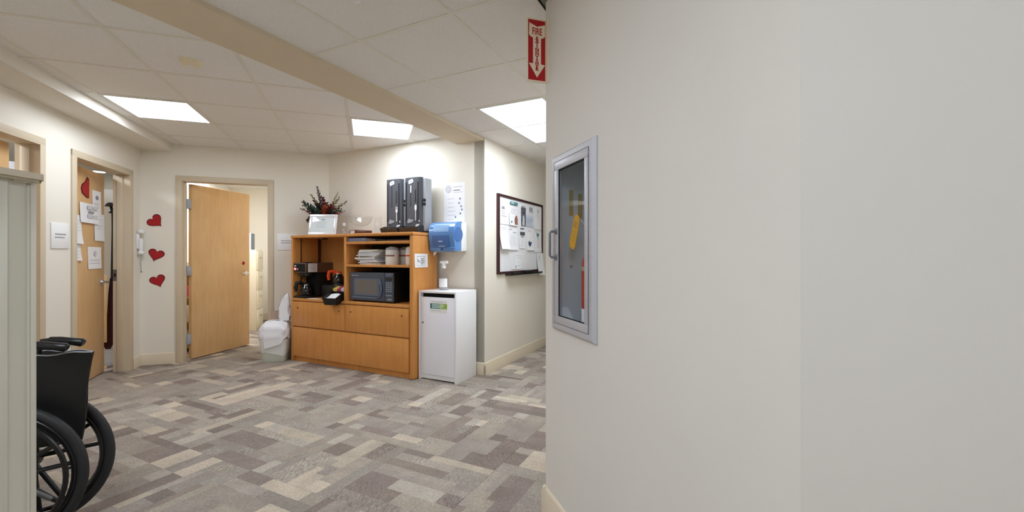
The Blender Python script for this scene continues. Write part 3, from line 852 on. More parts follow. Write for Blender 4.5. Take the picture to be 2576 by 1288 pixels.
for r_ in range(7):
    if r_ in (1,): continue
    for c_ in range(3): mb.box(0.204 + c_ * 0.028, 0.227 + c_ * 0.028, -0.003, 0.0, 0.072 + r_ * 0.021, 0.087 + r_ * 0.021, 0.001)
mb.build('keypad', pn)
MB(M['key']).box(0.225, 0.283, -0.004, 0.001, 0.028, 0.05, 0.003).build('open_button', pn)
MB(M['black']).box(-0.28, -0.25, 0.03, 0.06, 0.0, 0.013).box(0.25, 0.28, 0.03, 0.06, 0.0, 0.013).box(-0.28, -0.25, 0.24, 0.27, 0.0, 0.013).box(0.25, 0.28, 0.24, 0.27, 0.0, 0.013).build('feet', mw)

# --- magazines, canisters and binder
MAGC = ['paper', 'navy', 'paper_blue', 'paper', 'photo', 'paper_warm', 'ink', 'paper', 'maroon', 'paper_blue', 'sweet']
names = ['bottom white magazine lying on the shelf', 'navy-covered magazine second from the bottom of the pile', 'pale blue magazine third from the bottom of the pile',
         'white magazine jutting out left in the pile', 'thick grey photo magazine low in the pile', 'cream magazine at the middle of the pile',
         'grey magazine just above the middle of the pile', 'white magazine in the upper half of the pile', 'dark maroon magazine near the top of the pile',
         'pale blue magazine second from the top of the pile', 'yellowish magazine topmost of the pile']
z = 1.111
offs = [0.01, -0.01, 0.02, -0.03, -0.045, -0.02, -0.015, 0.0, 0.0, 0.01, 0.012]
for k in range(11):
    th = rnd.choice((0.009, 0.012, 0.015)); th = 0.0132 if k != 4 else 0.02
    mb = MB(M[MAGC[k]]).box(-0.14, 0.14, -0.10, 0.10, 0, 0.0015).box(-0.14, 0.14, -0.10, 0.10, th - 0.0015, th)
    mb.use(M['paper']).box(-0.1385, 0.137, -0.098, 0.098, 0.0015, th - 0.0015)
    o = mb.build('magazine')
    solo(o, hpos(-3.35 + offs[k], 0.16 + rnd.uniform(-0.012, 0.012), z), RZC + rnd.uniform(-0.24, 0.24), names[k], 'magazine', 'magazines piled on the hutch shelf')
    z += th + 0.0004
def canister(u, d, label, r=0.068, h=0.15, m=M['white'], red=False):
    t = thing('wipes_canister', label, 'canister', hpos(u, d, 1.111), RZC)
    MB(m).lathe([(0, 0), (r * 0.97, 0), (r, 0.006), (r, h - 0.012), (r * 0.96, h), (0, h)], 30).build('tub', t)
    MB(M['disp_lt'] if not red else M['white']).lathe([(0, h), (r * 0.95, h), (r * 0.95, h + 0.02), (r * 0.8, h + 0.026), (0, h + 0.026)], 30).build('lid', t)
    lbm = MB(M['paper_warm']); n = 12
    a0, a1 = R(-150), R(-30)
    vs = []
    for zz in (0.035, h - 0.05):
        for i in range(n + 1):
            a = a0 + (a1 - a0) * i / n; vs.append((math.cos(a) * (r + 0.0008), math.sin(a) * (r + 0.0008), zz))
    lbm.add(vs, [(i, i + 1, n + 2 + i, n + 1 + i) for i in range(n)])
    lbm.use(M['brick_print'] if not red else M['orange'])
    vs = []
    for zz in (h - 0.065, h - 0.05):
        for i in range(n + 1):
            a = a0 + (a1 - a0) * i / n; vs.append((math.cos(a) * (r + 0.0014), math.sin(a) * (r + 0.0014), zz))
    lbm.add(vs, [(i, i + 1, n + 2 + i, n + 1 + i) for i in range(n)])
    lbm.build('label_band', t)
    MB(M['white']).box(-0.03, 0.02, -0.02, 0.03, h + 0.024, h + 0.034, 0.004).build('flip_cap', t)
    return t
canister(-3.055, 0.10, 'white wipes canister in front, right of the magazine pile')
canister(-3.02, 0.26, 'white wipes canister standing behind the front one', m=M['paper_warm'])
canister(-2.835, 0.12, 'white canister with an orange band, half hidden by the right cabinet side', 0.05, 0.15, red=True)
bi = thing('binder', 'flat slate blue binder lying in the narrow top slot', 'binder', hpos(-3.485, 0.02, 1.352), RZC + R(-2))
MB(M['binder']).box(-0.15, 0.15, 0.0, 0.006, 0.0, 0.036, 0.002).box(-0.15, 0.15, 0.0, 0.26, 0.0, 0.004).box(-0.15, 0.15, 0.0, 0.26, 0.032, 0.036).build('cover', bi)
MB(M['paper']).box(-0.14, 0.14, 0.01, 0.25, 0.005, 0.031).build('pages', bi)
for x in (-0.125, 0.118): MB(M['chrome']).lathe([(0, -0.003), (0.007, -0.002), (0.008, 0)], 14, (x, 0, 0.019), 'y').build('rivet', bi)
tr = thing('document_tray', 'low dark tray pushed in beside the binder in the top slot', 'tray', hpos(-3.12, 0.10, 1.352), RZC)
MB(M['disp_dk']).box(-0.16, 0.30, 0.0, 0.24, 0.0, 0.004).box(-0.16, 0.30, 0.0, 0.004, 0.0, 0.02).box(-0.16, -0.156, 0, 0.24, 0, 0.02).box(0.296, 0.30, 0, 0.24, 0, 0.02).build('tray_body', tr)
MB(M['ink']).box(-0.14, 0.28, 0.015, 0.23, 0.004, 0.014).build('sheets', tr)

# --- things on top of the hutch
pf = thing('picture_frame', 'silver picture frame with a certificate leaning on the hutch top', 'picture frame', hpos(-4.085, 0.10, HT + 0.002), R(4), tilt=(R(-14), 0))
fw, fh = 0.305, 0.245
fm = MB(M['silver'])
for x0, x1, z0, z1 in ((-fw / 2, fw / 2, 0, 0.03), (-fw / 2, fw / 2, fh - 0.03, fh), (-fw / 2, -fw / 2 + 0.032, 0.03, fh - 0.03), (fw / 2 - 0.032, fw / 2, 0.03, fh - 0.03)):
    fm.box(x0, x1, -0.009, 0.009, z0, z1, 0.003)
fm.build('frame', pf)
ce = MB(M['paper']).box(-fw / 2 + 0.03, fw / 2 - 0.03, -0.002, 0.002, 0.03, fh - 0.03)
bars(ce, M['ink'], -0.02, 0.02, fh - 0.055, 2, 0.010, 0.006, -0.0026, 3, 0.1)
bars(ce, M['ink_pale'], -0.07, 0.07, fh - 0.09, 5, 0.016, 0.004, -0.0026, 5)
ce.build('certificate', pf)
MB(M['glass']).box(-fw / 2 + 0.028, fw / 2 - 0.028, -0.005, -0.004, 0.028, fh - 0.028).build('pane', pf)
MB(M['black_matt']).prism([(0.011, 0.17), (0.012, 0.02), (0.105, -0.022), (0.10, -0.018)], -0.03, 0.03, 'x').build('easel_back', pf)

ar = thing('flower_arrangement', 'dried eucalyptus and autumn foliage arrangement behind the silver frame', 'flowers', hpos(-4.20, 0.24, HT))
MB(M['brick_print']).lathe([(0, 0), (0.055, 0), (0.075, 0.05), (0.07, 0.10), (0.05, 0.13), (0.056, 0.145), (0.046, 0.145), (0.04, 0.12), (0, 0.12)], 22).build('vase', ar)
FR = [((420, 150), 3, 0.0, .9), ((305, 285), 5, 0.02, .8), ((220, 415), 0, -0.03, 1.3), ((178, 460), 1, 0.03, 1.2), ((180, 530), 2, -0.02, .9), ((318, 735), 7, -0.06, 1.2),
      ((765, 235), 5, 0.02, .55), ((810, 345), 5, -0.02, 1.0), ((897, 392), 5, 0.03, .9), ((905, 565), 6, -0.02, .7), ((328, 360), 0, 0.04, 1.1), ((600, 480), 4, -0.05, 1.3),
      ((690, 470), 6, -0.04, 1.3), ((820, 530), 1, 0.02, 1.1), ((500, 330), 2, 0.03, 1.2), ((260, 540), 7, 0.05, 1.0), ((350, 500), 1, -0.04, 1.4), ((430, 470), 0, 0.0, 1.3), ((760, 500), 2, -0.05, 1.2), ((540, 420), 3, 0.05, 1.2), ((640, 470), 6, 0.02, 1.3), ((720, 560), 1, -0.05, 1.2), ((470, 560), 1, -0.06, 1.3)]
for k, ((X, Y), ci, dy, sz) in enumerate(FR):
    tip = Vector(((X - 560) * 0.00070, dy * 1.4, 0.235 + (640 - Y) * 0.00070))
    base = Vector((rnd.uniform(-0.02, 0.02), rnd.uniform(-0.02, 0.02), 0.12))
    mid = (tip + base) / 2 + Vector((-(tip.x) * 0.25, 0, 0.03))
    if tip.z < 0.2: mid = Vector((tip.x * 0.8, dy, 0.27))
    def bez(t): return base * (1 - t) ** 2 + mid * 2 * t * (1 - t) + tip * t * t
    mb = MB(LEAFC[7]); pts = [bez(i / 8) for i in range(9)]
    mb.tube(pts, [0.0022] * 6 + [0.0015] * 3, 5)
    mb.use(LEAFC[ci]); rr = random.Random(k)
    L = (tip - base).length; nl = max(12, int(L / 0.0085))
    for q in range(nl):
        t = 0.22 + 0.78 * (q + 0.5) / nl; p = bez(t); d = (bez(min(1, t + .02)) - bez(t - .02)).normalized()
        ang = q * 2.4; u = d.orthogonal().normalized(); w = d.cross(u)
        s_ = (0.042 * sz) * (1.15 - 0.8 * t) * rr.uniform(0.8, 1.25)
        out = (u * math.cos(ang) + w * math.sin(ang)); dirv = (out * 0.8 + d * 0.75).normalized(); side = d.cross(out).normalized()
        a, b2 = p, p + dirv * s_ * 1.6
        m1 = p + dirv * s_ * 0.8 + side * s_ * 0.55; m2 = p + dirv * s_ * 0.8 - side * s_ * 0.55
        c_ = p + dirv * s_ * 0.8 + out * (-s_ * 0.12)
        mb.add([tuple(x) for x in (a, m1, b2, m2, c_)], [(0, 1, 4), (1, 2, 4), (2, 3, 4), (3, 0, 4)])
    mb.build('foliage_stem', ar, smooth=False)

def award(u, d, w, h, label, notch=0.0):
    t = thing('glass_award', label, 'award', hpos(u, d, HT), R(-8))
    MB(M['glass_award']).prism([(-w / 2, 0.014), (w / 2, 0.014), (w / 2 * 0.96, h), (0, h + notch), (-w / 2 * 0.96, h - notch)], -0.008, 0.008, 'y').build('plaque', t)
    MB(M['glass_award']).box(-w / 2 - 0.008, w / 2 + 0.008, -0.022, 0.022, 0, 0.014, 0.003).build('foot', t)
    e = MB(M['disp_lt']); disc(e, M['ink_pale'], 0, h * 0.55, w * 0.28, -0.0086, 18); bars(e, M['ink_pale'], -w * 0.3, w * 0.3, h * 0.3, 3, 0.016, 0.005, -0.0086, 2)
    e.build('etching', t)
    return t
award(-3.82, 0.18, 0.068, 0.215, 'slim clear glass award between frame and bowl')
award(-3.31, 0.16, 0.078, 0.18, 'clear glass award plaque between bowl and black dispensers', 0.004)
gb = thing('award_base', 'dark square wooden block under the glass bowl', 'base', hpos(-3.565, 0.17, HT), RZC + R(68))
MB(M['dark_wood']).box(-0.09, 0.09, -0.09, 0.09, 0.0, 0.042, 0.006).build('block', gb)
MB(M['silver']).box(-0.0915, -0.090, -0.06, 0.06, 0.008, 0.034).build('name_plate', gb)
bo = thing('glass_bowl', 'clear footed glass bowl on the dark wooden block', 'bowl', hpos(-3.565, 0.17, HT + 0.043), 0)
MB(M['glass_award']).lathe([(0.0, 0.0), (0.045, 0.0), (0.045, 0.006), (0.018, 0.02), (0.016, 0.03), (0.03, 0.04), (0.07, 0.055), (0.105, 0.085), (0.122, 0.13), (0.126, 0.15), (0.122, 0.15), (0.10, 0.088), (0.066, 0.06), (0.0, 0.046)], 36).build('bowl_body', bo)
MB(M['glass_award']).ring((0, 0, 0.15), 0.124, 0.003, 40, 8, 'z').build('rim', bo)

def cutlery(u, label, icon):
    t = thing('cutlery_dispenser', label, 'cutlery dispenser', hpos(u, 0.25, HT), RZC)
    w, h = 0.245, 0.578
    MB(M['disp_lt']).box(-w / 2 + 0.004, w / 2, 0.02, 0.135, 0.02, h - 0.004, 0.012, 3).build('housing', t)
    pr = [(-w / 2, 0.03), (-w / 2, 0.0), (-w / 2 + 0.02, -0.018), (0, -0.026), (w / 2 - 0.05, -0.018), (w / 2 - 0.03, 0.0), (w / 2 - 0.03, 0.03)]
    MB(M['disp']).prism(pr, 0.07, h, 'z').build('front_cover', t)
    mb = MB(M['disp_dk'])
    for x, z0, z1 in ((-0.09, 0.12, 0.53), (-0.03, 0.28, 0.5), (0.03, 0.32, 0.45), (0.062, 0.08, 0.53)): mb.box(x - 0.0035, x + 0.0035, -0.027, -0.015, z0, z1)
    mb.build('groove', t)
    lg = MB(M['paper'])
    poly(lg, M['paper'], [(-0.055, 0.518), (-0.050, 0.510), (-0.042, 0.509), (0.0, 0.524), (0.006, 0.530), (0.007, 0.54), (0.0, 0.558), (-0.008, 0.562), (-0.048, 0.55), (-0.057, 0.54)], -0.0275)
    bars(lg, M['ink'], -0.042, -0.008, 0.541, 1, 0.01, 0.006, -0.0279, 1)
    lg.build('badge', t)
    ic = MB(M['paper']); x0 = 0.036
    if icon == 'fork':
        ic.box(x0 - 0.004, x0 + 0.004, -0.0275, -0.0245, 0.13, 0.225)
        ic.prism([(x0 - 0.013, 0.225), (x0 + 0.013, 0.225), (x0 + 0.013, 0.255), (x0 - 0.013, 0.255)], -0.0275, -0.0245, 'y')
        for q in (-0.011, 0.0, 0.011): ic.box(x0 + q - 0.002, x0 + q + 0.002, -0.0275, -0.0245, 0.255, 0.285)
    else:
        ic.box(x0 - 0.004, x0 + 0.004, -0.0275, -0.0245, 0.13, 0.235)
        ic.prism([(x0 + 0.014 * math.cos(2 * math.pi * i / 18), 0.262 + 0.033 * math.sin(2 * math.pi * i / 18)) for i in range(18)], -0.0275, -0.0245, 'y')
        poly(ic, M['paper'], [(-0.032, 0.42), (-0.018, 0.42), (-0.018, 0.495), (-0.032, 0.495)], -0.028)  # plain white bar high on the cover
    disc(ic, M['paper'], 0.078, 0.125, 0.010, -0.024, 12, 0.7)
    poly(ic, M['paper'], [(0.03, 0.072), (0.05, 0.068), (0.085, 0.082), (0.08, 0.095), (0.045, 0.09)], -0.0275)  # plain white spots low on the cover, beside the icon
    ic.build('icon', t)
    sw = MB(M['disp_lt']); poly(sw, M['disp_lt'], [(-0.075, 0.115), (-0.05, 0.105), (0.0, 0.12), (0.01, 0.14), (-0.03, 0.142), (-0.045, 0.155), (-0.065, 0.14)], -0.0275)  # pale grey patch low on the cover
    sw.build('pale_patch', t)
    MB(M['black']).box(w / 2 - 0.012, w / 2 + 0.004, -0.004, 0.03, 0.285, 0.315, 0.004).box(w / 2 - 0.012, w / 2 + 0.004, -0.002, 0.03, 0.325, 0.355, 0.004).build('latch', t)
    ch = MB(M['disp_dk'])
    ch.prism([(0.02, 0.0), (-0.075, 0.005), (-0.10, 0.055), (-0.092, 0.058), (-0.066, 0.016), (0.02, 0.012)], -w / 2 - 0.005, w / 2 - 0.02, 'x')
    for xs in (-w / 2 - 0.006, w / 2 - 0.024): ch.prism([(0.02, 0.0), (-0.075, 0.005), (-0.10, 0.055), (-0.04, 0.075), (0.02, 0.08)], xs, xs + 0.005, 'x')
    ch.box(-w / 2 + 0.01, w / 2 - 0.02, 0.005, 0.12, 0.0, 0.03)
    ch.build('chute', t)
    return t
cutlery(-3.145, 'charcoal cutlery dispenser with a white fork sign', 'fork')
cutlery(-2.893, 'charcoal cutlery dispenser with a white spoon sign', 'spoon')

# --- card on the hutch side
sdf = (WU(HU1, 0), R(63.5))
cd = thing('sign_card', 'white square card with curled line drawing on the hutch side', 'sign', at(sdf, 3.408, -0.0005, 1.222), R(63.5))
mb = sheet(0.20, 0.135, 0.001, 0.004)
mb.build('card', cd)
e = MB(M['ink'])
def outline(mb, m, x0, x1, z0, z1, t, y):
    for a in ((x0, x1, z0, z0 + t), (x0, x1, z1 - t, z1), (x0, x0 + t, z0, z1), (x1 - t, x1, z0, z1)): rect(mb, m, a[0], a[1], a[2], a[3], y)
outline(e, M['ink'], -0.065, 0.055, -0.118, -0.022, 0.003, -0.005)
poly(e, M['ink_dark'], [(-0.06, -0.06), (-0.045, -0.075), (-0.02, -0.088), (-0.024, -0.082), (-0.045, -0.068), (-0.054, -0.056)], -0.0052)
bars(e, M['ink'], -0.012, 0.05, -0.045, 4, 0.017, 0.008, -0.0052, 9)
e.build('printing', cd)

# ------------------------------------------------------------------ wall things by the hutch
tp = thing('paper_towel_dispenser', 'blue and white paper towel dispenser on the wall over the white cabinet', 'towel dispenser', at(F_CENTER, -2.538, 0.0, 1.235), RZC)
TW = 0.305
MB(M['white']).box(-TW / 2, TW / 2, -0.112, -0.001, 0.012, 0.305, 0.01, 3).build('back_housing', tp)
prof = [(-0.09, 0.028), (-0.16, 0.02), (-0.205, 0.024), (-0.222, 0.05), (-0.238, 0.13), (-0.242, 0.19), (-0.234, 0.245), (-0.21, 0.285), (-0.17, 0.306), (-0.12, 0.312), (-0.09, 0.31)]
MB(M['blue']).prism(prof, -TW / 2 + 0.001, TW / 2 - 0.001, 'x').build('blue_cover', tp)
fp = [(-0.222, 0.05), (-0.239, 0.13), (-0.2425, 0.17), (-0.2435, 0.17), (-0.2435, 0.13), (-0.228, 0.05)]
MB(M['blue_dk']).prism([(y - 0.002, z_) for y, z_ in fp], -0.105, 0.09, 'x').build('front_panel', tp)
MB(M['blue_lt']).prism([(-0.236, 0.195), (-0.24, 0.195), (-0.238, 0.245), (-0.214, 0.285), (-0.208, 0.285)], -0.10, 0.085, 'x').build('pale_upper_strip', tp)  # paler strip across the upper front of the blue cover
MB(M['blue']).prism([(-0.10, 0.018), (-0.205, 0.012), (-0.222, 0.02), (-0.230, 0.048), (-0.222, 0.056), (-0.10, 0.05)], -TW / 2 + 0.004, TW / 2 - 0.004, 'x').build('base_band', tp)
MB(M['blue_dk']).lathe([(0, 0.0), (0.075, 0.0), (0.075, 0.003), (0.0, 0.004)], 30, (TW / 2 - 0.001, -0.16, 0.18), 'x').build('roll_end', tp)
MB(M['navy']).lathe([(0, -0.233), (0.012, -0.233), (0.012, -0.225)], 14, (0.0, 0, 0.034), 'y').build('lock', tp)
e = MB(M['paper']); bars(e, M['ink_pale'], -0.03, 0.02, 0.115, 1, 0.01, 0.008, -0.2468, 1, 0); bars(e, M['ink_pale'], -0.03, 0.04, 0.066, 1, 0.01, 0.006, -0.236, 1, 0)
e.build('lettering', tp)
MB(M['disp_lt']).box(-0.12, 0.10, -0.20, -0.11, 0.004, 0.014).build('tear_bar', tp)
MB(M['paper']).prism([(-0.13, 0.012), (-0.085, 0.012), (-0.10, -0.008), (-0.128, -0.035)], -0.19, -0.186, 'y').build('paper_tail', tp)

po = thing('poster', 'tall white notice with a column of small drawings above the towel dispenser', 'poster', at(F_CENTER, -2.542, -0.0005, 1.966), RZC)
sheet(0.262, 0.43, 0.001, 0.002).build('sheet', po)
e = MB(M['ink'])
disc(e, M['ink_pale'], -0.075, -0.06, 0.04, -0.0035, 18)
bars(e, M['ink'], -0.01, 0.07, -0.075, 1, 0.02, 0.009, -0.0035, 2, 0); bars(e, M['ink_pale'], -0.02, 0.10, -0.04, 1, 0.02, 0.005, -0.0035, 2, 0); bars(e, M['ink_pale'], -0.02, 0.11, -0.10, 1, 0.02, 0.004, -0.0035, 2, 0)
bars(e, M['ink_pale'], -0.08, 0.02, -0.165, 6, 0.043, 0.005, -0.0035, 6, 0.3)
for k, (x, z_) in enumerate(((0.07, -0.17), (0.06, -0.215), (0.085, -0.25), (0.095, -0.285), (0.075, -0.325), (0.015, -0.36))):
    disc(e, M['ink'], x, z_, 0.011, -0.0035, 8, 0.9); disc(e, M['ink_dark'], x + 0.004, z_ - 0.003, 0.005, -0.0038, 6)
e.build('printing', po)

# white recycling cabinet
wx0, wx1 = -2.692, -2.252
rc_loc = WU(wx0, 3.352)
rc = thing('recycling_cabinet', 'white cabinet with paper slot and locked door beside the hutch', 'cabinet', (rc_loc.x, rc_loc.y, 0), RZC)
w, h, dp = wx1 - wx0, 0.862, 0.36
MB(M['lam']).box(0, 0.02, 0, dp, 0, h, 0.002).build('side_panel', rc)
MB(M['lam']).box(w - 0.02, w, 0, dp, 0, h, 0.002).build('side_panel', rc)
MB(M['lam']).box(0.02, w - 0.02, 0, dp, h - 0.02, h, 0.002).build('top', rc)
MB(M['black_matt']).box(0.02, w - 0.02, 0.05, 0.06, h - 0.075, h - 0.02).box(0.02, w - 0.02, dp - 0.012, dp, 0.02, h - 0.02).build('slot_backing', rc)
d = MB(M['lam_door']).box(0.026, w - 0.023, 0.004, 0.022, 0.058, h - 0.058, 0.002).build('door', rc)
MB(M['steel']).lathe([(0, -0.005), (0.008, -0.004), (0.009, 0.004)], 14, (0.05, 0.003, 0.555), 'y').build('lock', d)
mb = MB(M['paper']).box(0.135, 0.335, 0.0030, 0.0042, 0.655, 0.775)
rect(mb, M['green_lab'], 0.16, 0.335, 0.695, 0.745, 0.0028); rect(mb, M['teal_lab'], 0.14, 0.25, 0.695, 0.745, 0.0026); rect(mb, M['navy'], 0.14, 0.152, 0.695, 0.745, 0.0024)
bars(mb, M['paper'], 0.16, 0.31, 0.737, 3, 0.013, 0.006, 0.0022, 4); bars(mb, M['ink_pale'], 0.155, 0.30, 0.765, 1, 0.01, 0.005, 0.0026, 4); bars(mb, M['ink_pale'], 0.155, 0.30, 0.68, 1, 0.01, 0.005, 0.0026, 5)
mb.build('label', d)
MB(M['lam']).box(0.02, w - 0.02, 0.02, 0.034, 0.012, 0.056).build('kick_plate', rc)

sb = thing('spray_bottle', 'clear trigger spray bottle with white label on the white cabinet', 'spray bottle', (*WU(-2.517, 3.53), h), RZC)
MB(M['bottle']).lathe([(0, 0), (0.044, 0), (0.048, 0.006), (0.048, 0.115), (0.042, 0.14), (0.024, 0.18), (0.014, 0.205), (0.014, 0.22), (0, 0.22)], 26).build('bottle_body', sb)
lm = MB(M['paper']); n = 14; vs = []
for zz in (0.03, 0.115):
    for i in range(n + 1):
        a = R(-165) + R(150) * i / n; vs.append((math.cos(a) * 0.0488, math.sin(a) * 0.0488, zz))
lm.add(vs, [(i, i + 1, n + 2 + i, n + 1 + i) for i in range(n)])
lm.build('label', sb)
MB(M['disp_lt']).lathe([(0, 0.003), (0.044, 0.003), (0.044, 0.022), (0, 0.022)], 22).build('cleaning_fluid', sb)
MB(M['white']).lathe([(0.0, 0.215), (0.018, 0.215), (0.018, 0.24), (0.0, 0.24)], 18).build('collar', sb)
MB(M['white']).prism([(-0.045, 0.27), (-0.035, 0.285), (0.03, 0.29), (0.044, 0.28), (0.044, 0.265), (0.018, 0.262), (0.012, 0.24), (-0.012, 0.24), (-0.014, 0.262)], -0.011, 0.011, 'y').build('spray_head', sb)
MB(M['white']).prism([(-0.022, 0.263), (-0.014, 0.263), (-0.026, 0.225), (-0.034, 0.222)], -0.006, 0.006, 'y').build('trigger', sb)

# ------------------------------------------------------------------ back wall: hearts, signs
def heart_pts(s):
    pts = []
    for i in range(36):
        t = 2 * math.pi * i / 36
        x = 16 * math.sin(t) ** 3; y = 13 * math.cos(t) - 5 * math.cos(2 * t) - 2 * math.cos(3 * t) - math.cos(4 * t)
        pts.append((x * s / 32, (y + 2.5) * s / 32))
    return pts
def heart(loc, rz, s, roll, label, flip=1, sx=1.0):
    t = thing('paper_heart', label, 'heart', loc, rz)
    p = heart_pts(s)
    def rot(pts, k):
        c, s_ = math.cos(roll), math.sin(roll)
        return [((x * k * c - y * k * s_) * sx, x * k * s_ + y * k * c) for x, y in pts]
    MB(M['red_dark']).prism(rot(p, 1.0), -0.004, 0.0, 'y').build('dark_edge', t)
    MB(M['red']).prism(rot(p, 0.88), -0.0055, -0.002, 'y').build('felt_face', t)
    return t
heart(at(F_BACK, 0.146, -0.001, 1.578), R(18.5), 0.152, R(46), 'red heart on the back wall, uppermost of three, tip to lower right')
heart(at(F_BACK, 0.142, -0.001, 1.205), R(18.5), 0.150, R(-16), 'red heart on the back wall, middle of three, tip down left')
heart(at(F_BACK, 0.165, -0.001, 0.918), R(18.5), 0.148, R(20), 'red heart on the back wall, lowest of three')
def room_sign(frame, x, z, w, h, label, rz):
    t = thing('room_sign', label, 'sign', at(frame, x, 0.0, z), rz)
    MB(M['white']).box(-w / 2, w / 2, -0.008, 0.0, -h / 2, h / 2, 0.002).build('plate', t)
    e = MB(M['ink_pale'])
    for r_ in range(2):
        for k in range(9 - r_): rect(e, M['ink'], -w * 0.30 + k * w * 0.07, -w * 0.30 + k * w * 0.07 + w * 0.045, 0.008 - r_ * 0.026, 0.018 - r_ * 0.026, -0.0086); e.build('lettering', t)
    return t
room_sign(F_LEFT, -1.302, 1.363, 0.21, 0.205, 'white square room sign on the wall left of the ajar door', R(108.5))
room_sign(F_BACK, 1.446, 1.370, 0.205, 0.197, 'white square room sign on the back wall partly behind the hutch', R(18.5))

# white handset on the left wall beside the corner
hs = thing('wall_handset', 'small white wall-mounted handset with dangling cord by the left corner', 'handset', at(F_LEFT, -0.065, 0.0, 1.22), R(108.5))
MB(M['white']).box(-0.022, 0.022, -0.018, 0.0, 0.06, 0.22, 0.006).build('wall_bracket', hs)
MB(M['white']).lathe([(0, 0.0), (0.024, 0.004), (0.03, 0.02), (0.026, 0.038), (0, 0.042)], 18, (0.0, -0.035, 0.222)).build('round_knob', hs)
MB(M['white']).box(-0.018, 0.026, -0.05, -0.018, 0.03, 0.17, 0.012, 3).build('handset_body', hs)
MB(M['white']).lathe([(0, 0.0), (0.026, 0.004), (0.03, 0.02), (0.02, 0.04), (0, 0.045)], 18, (0.0, -0.035, -0.005)).build('lower_cup', hs)
MB(M['disp_lt']).tube([(0.005, -0.03, 0.0), (0.01, -0.03, -0.05), (0.004, -0.028, -0.10), (0.012, -0.03, -0.15), (0.008, -0.03, -0.19)], 0.004, 6).build('cord', hs)
MB(M['ink_dark']).box(0.006, 0.022, -0.034, -0.028, -0.2, -0.185, 0.002).build('cord_tag', hs)

# ------------------------------------------------------------------ papers and heart on door 2
lf2 = lambda s, z_, y=-0.001: (L2_H[0] + math.cos(L2_ANG) * s - math.sin(L2_ANG) * y, L2_H[1] + math.sin(L2_ANG) * s + math.cos(L2_ANG) * y, z_)
def door_paper(s0, s1, z0, z1, label, kind, curl=0.004, skew=0.0, y=-0.001):
    t = thing('taped_sheet', label, 'paper', lf2((s0 + s1) / 2, z1, y), L2_ANG)
    w, h = s1 - s0, z1 - z0
    sheet(w, h, 0.0008, curl, None, skew).build('sheet', t)
    e = MB(M['ink']); yy = -curl - 0.0016
    if kind == 'logo':
        disc(e, M['ink'], 0.0, -h * 0.28 , 0.022, yy, 12, 1.3); bars(e, M['ink_pale'], -w * .3, w * .3, -h * .5, 3, 0.02, 0.006, yy, 3)
    elif kind == 'boxes':
        for k in range(2):
            rect(e, M['ink_pale'], -w * 0.15, w * 0.12, -h * (0.3 + 0.45 * k), -h * (0.1 + 0.45 * k), yy); rect(e, M['ink_pale'], w * 0.16, w * 0.4, -h * (0.28 + 0.45 * k), -h * (0.12 + 0.45 * k), yy)
        bars(e, M['ink'], -w * .1, w * .2, -h * .38, 1, 0.02, 0.018, yy, 3, 0)
    elif kind == 'seal':
        disc(e, M['ink_pale'], 0.0, -h * 0.3, 0.028, yy, 14); bars(e, M['ink_pale'], -w * .35, w * .35, -h * .58, 2, 0.03, 0.005, yy, 3, 0.1)
    else:
        bars(e, M['ink_pale'], -w * .35, w * .35, -h * .2, 4, 0.03, 0.004, yy, 8)
    e.build('printing', t)
    return t
door_paper(0.605, 0.80, 1.60, 1.845, 'white sheet with small grey emblem, highest paper on the ajar door', 'logo')
door_paper(0.645, 0.872, 1.351, 1.62, 'plain white sheet at the free edge of the ajar door', 'plain', y=-0.0025)
door_paper(0.335, 0.715, 1.513, 1.70, 'wide white sheet with four grey picture boxes on the ajar door', 'boxes', 0.010, y=-0.005)
door_paper(0.20, 0.372, 1.312, 1.575, 'white sheet at the hinge side of the ajar door, upper one', 'plain', 0.02)
door_paper(0.205, 0.362, 1.158, 1.308, 'white folded sheet at the hinge side of the ajar door, lower one', 'plain', 0.015)
door_paper(0.51, 0.805, 1.074, 1.288, 'white certificate sheet with round seal above the door lever', 'seal')
t = thing('paper_heart', 'dark red heart stuck high on the ajar wooden door', 'heart', lf2(0.445, 1.835), L2_ANG)
hp_ = [(0.085, 0.10), (0.05, 0.115), (0.0, 0.06), (-0.055, 0.035), (-0.075, -0.01), (-0.055, -0.05), (0.0, -0.07), (0.05, -0.085), (0.085, -0.08)]
MB(M['red_dark']).prism(hp_, -0.004, 0.0, 'y').build('dark_edge', t)
MB(M['red']).prism([(x * 0.88 + 0.002, z_ * 0.88) for x, z_ in hp_], -0.0055, -0.002, 'y').build('felt_face', t)

# ------------------------------------------------------------------ whiteboard and its papers
wbt = thing('whiteboard', 'whiteboard in a dark maroon frame with pen tray on the hallway wall', 'whiteboard', at(F_HALL, 4.0, 0, 1.005), R(63.5))
BW, BH = 1.243, 0.862
MB(M['wb']).box(0.01, BW - 0.01, -0.012, -0.001, 0.01, BH - 0.01).build('board', wbt)
for x0, x1, z0, z1 in ((0, BW, 0, 0.026), (0, BW, BH - 0.026, BH), (0, 0.04, 0.026, BH - 0.026), (BW - 0.03, BW, 0.026, BH - 0.026)):
    MB(M['wb_frame']).box(x0, x1, -0.024, -0.001, z0, z1, 0.003).build('frame_rail', wbt)
MB(M['black']).box(0.2, 1.10, -0.075, -0.001, -0.02, -0.008, 0.003).box(0.2, 1.10, -0.075, -0.07, -0.02, 0.0, 0.002).build('pen_tray', wbt)
er = MB(M['black']).box(-0.09, 0.09, -0.022, 0.022, 0, 0.032, 0.005).build('board_eraser')
solo(er, at(F_HALL, 4.72, -0.045, 0.9972), R(63.5), 'black felt eraser on the whiteboard pen tray', 'eraser')
mk = thing('marker', 'dark marker lying on the whiteboard pen tray', 'marker', at(F_HALL, 4.40, -0.045, 1.0042), R(63.5))
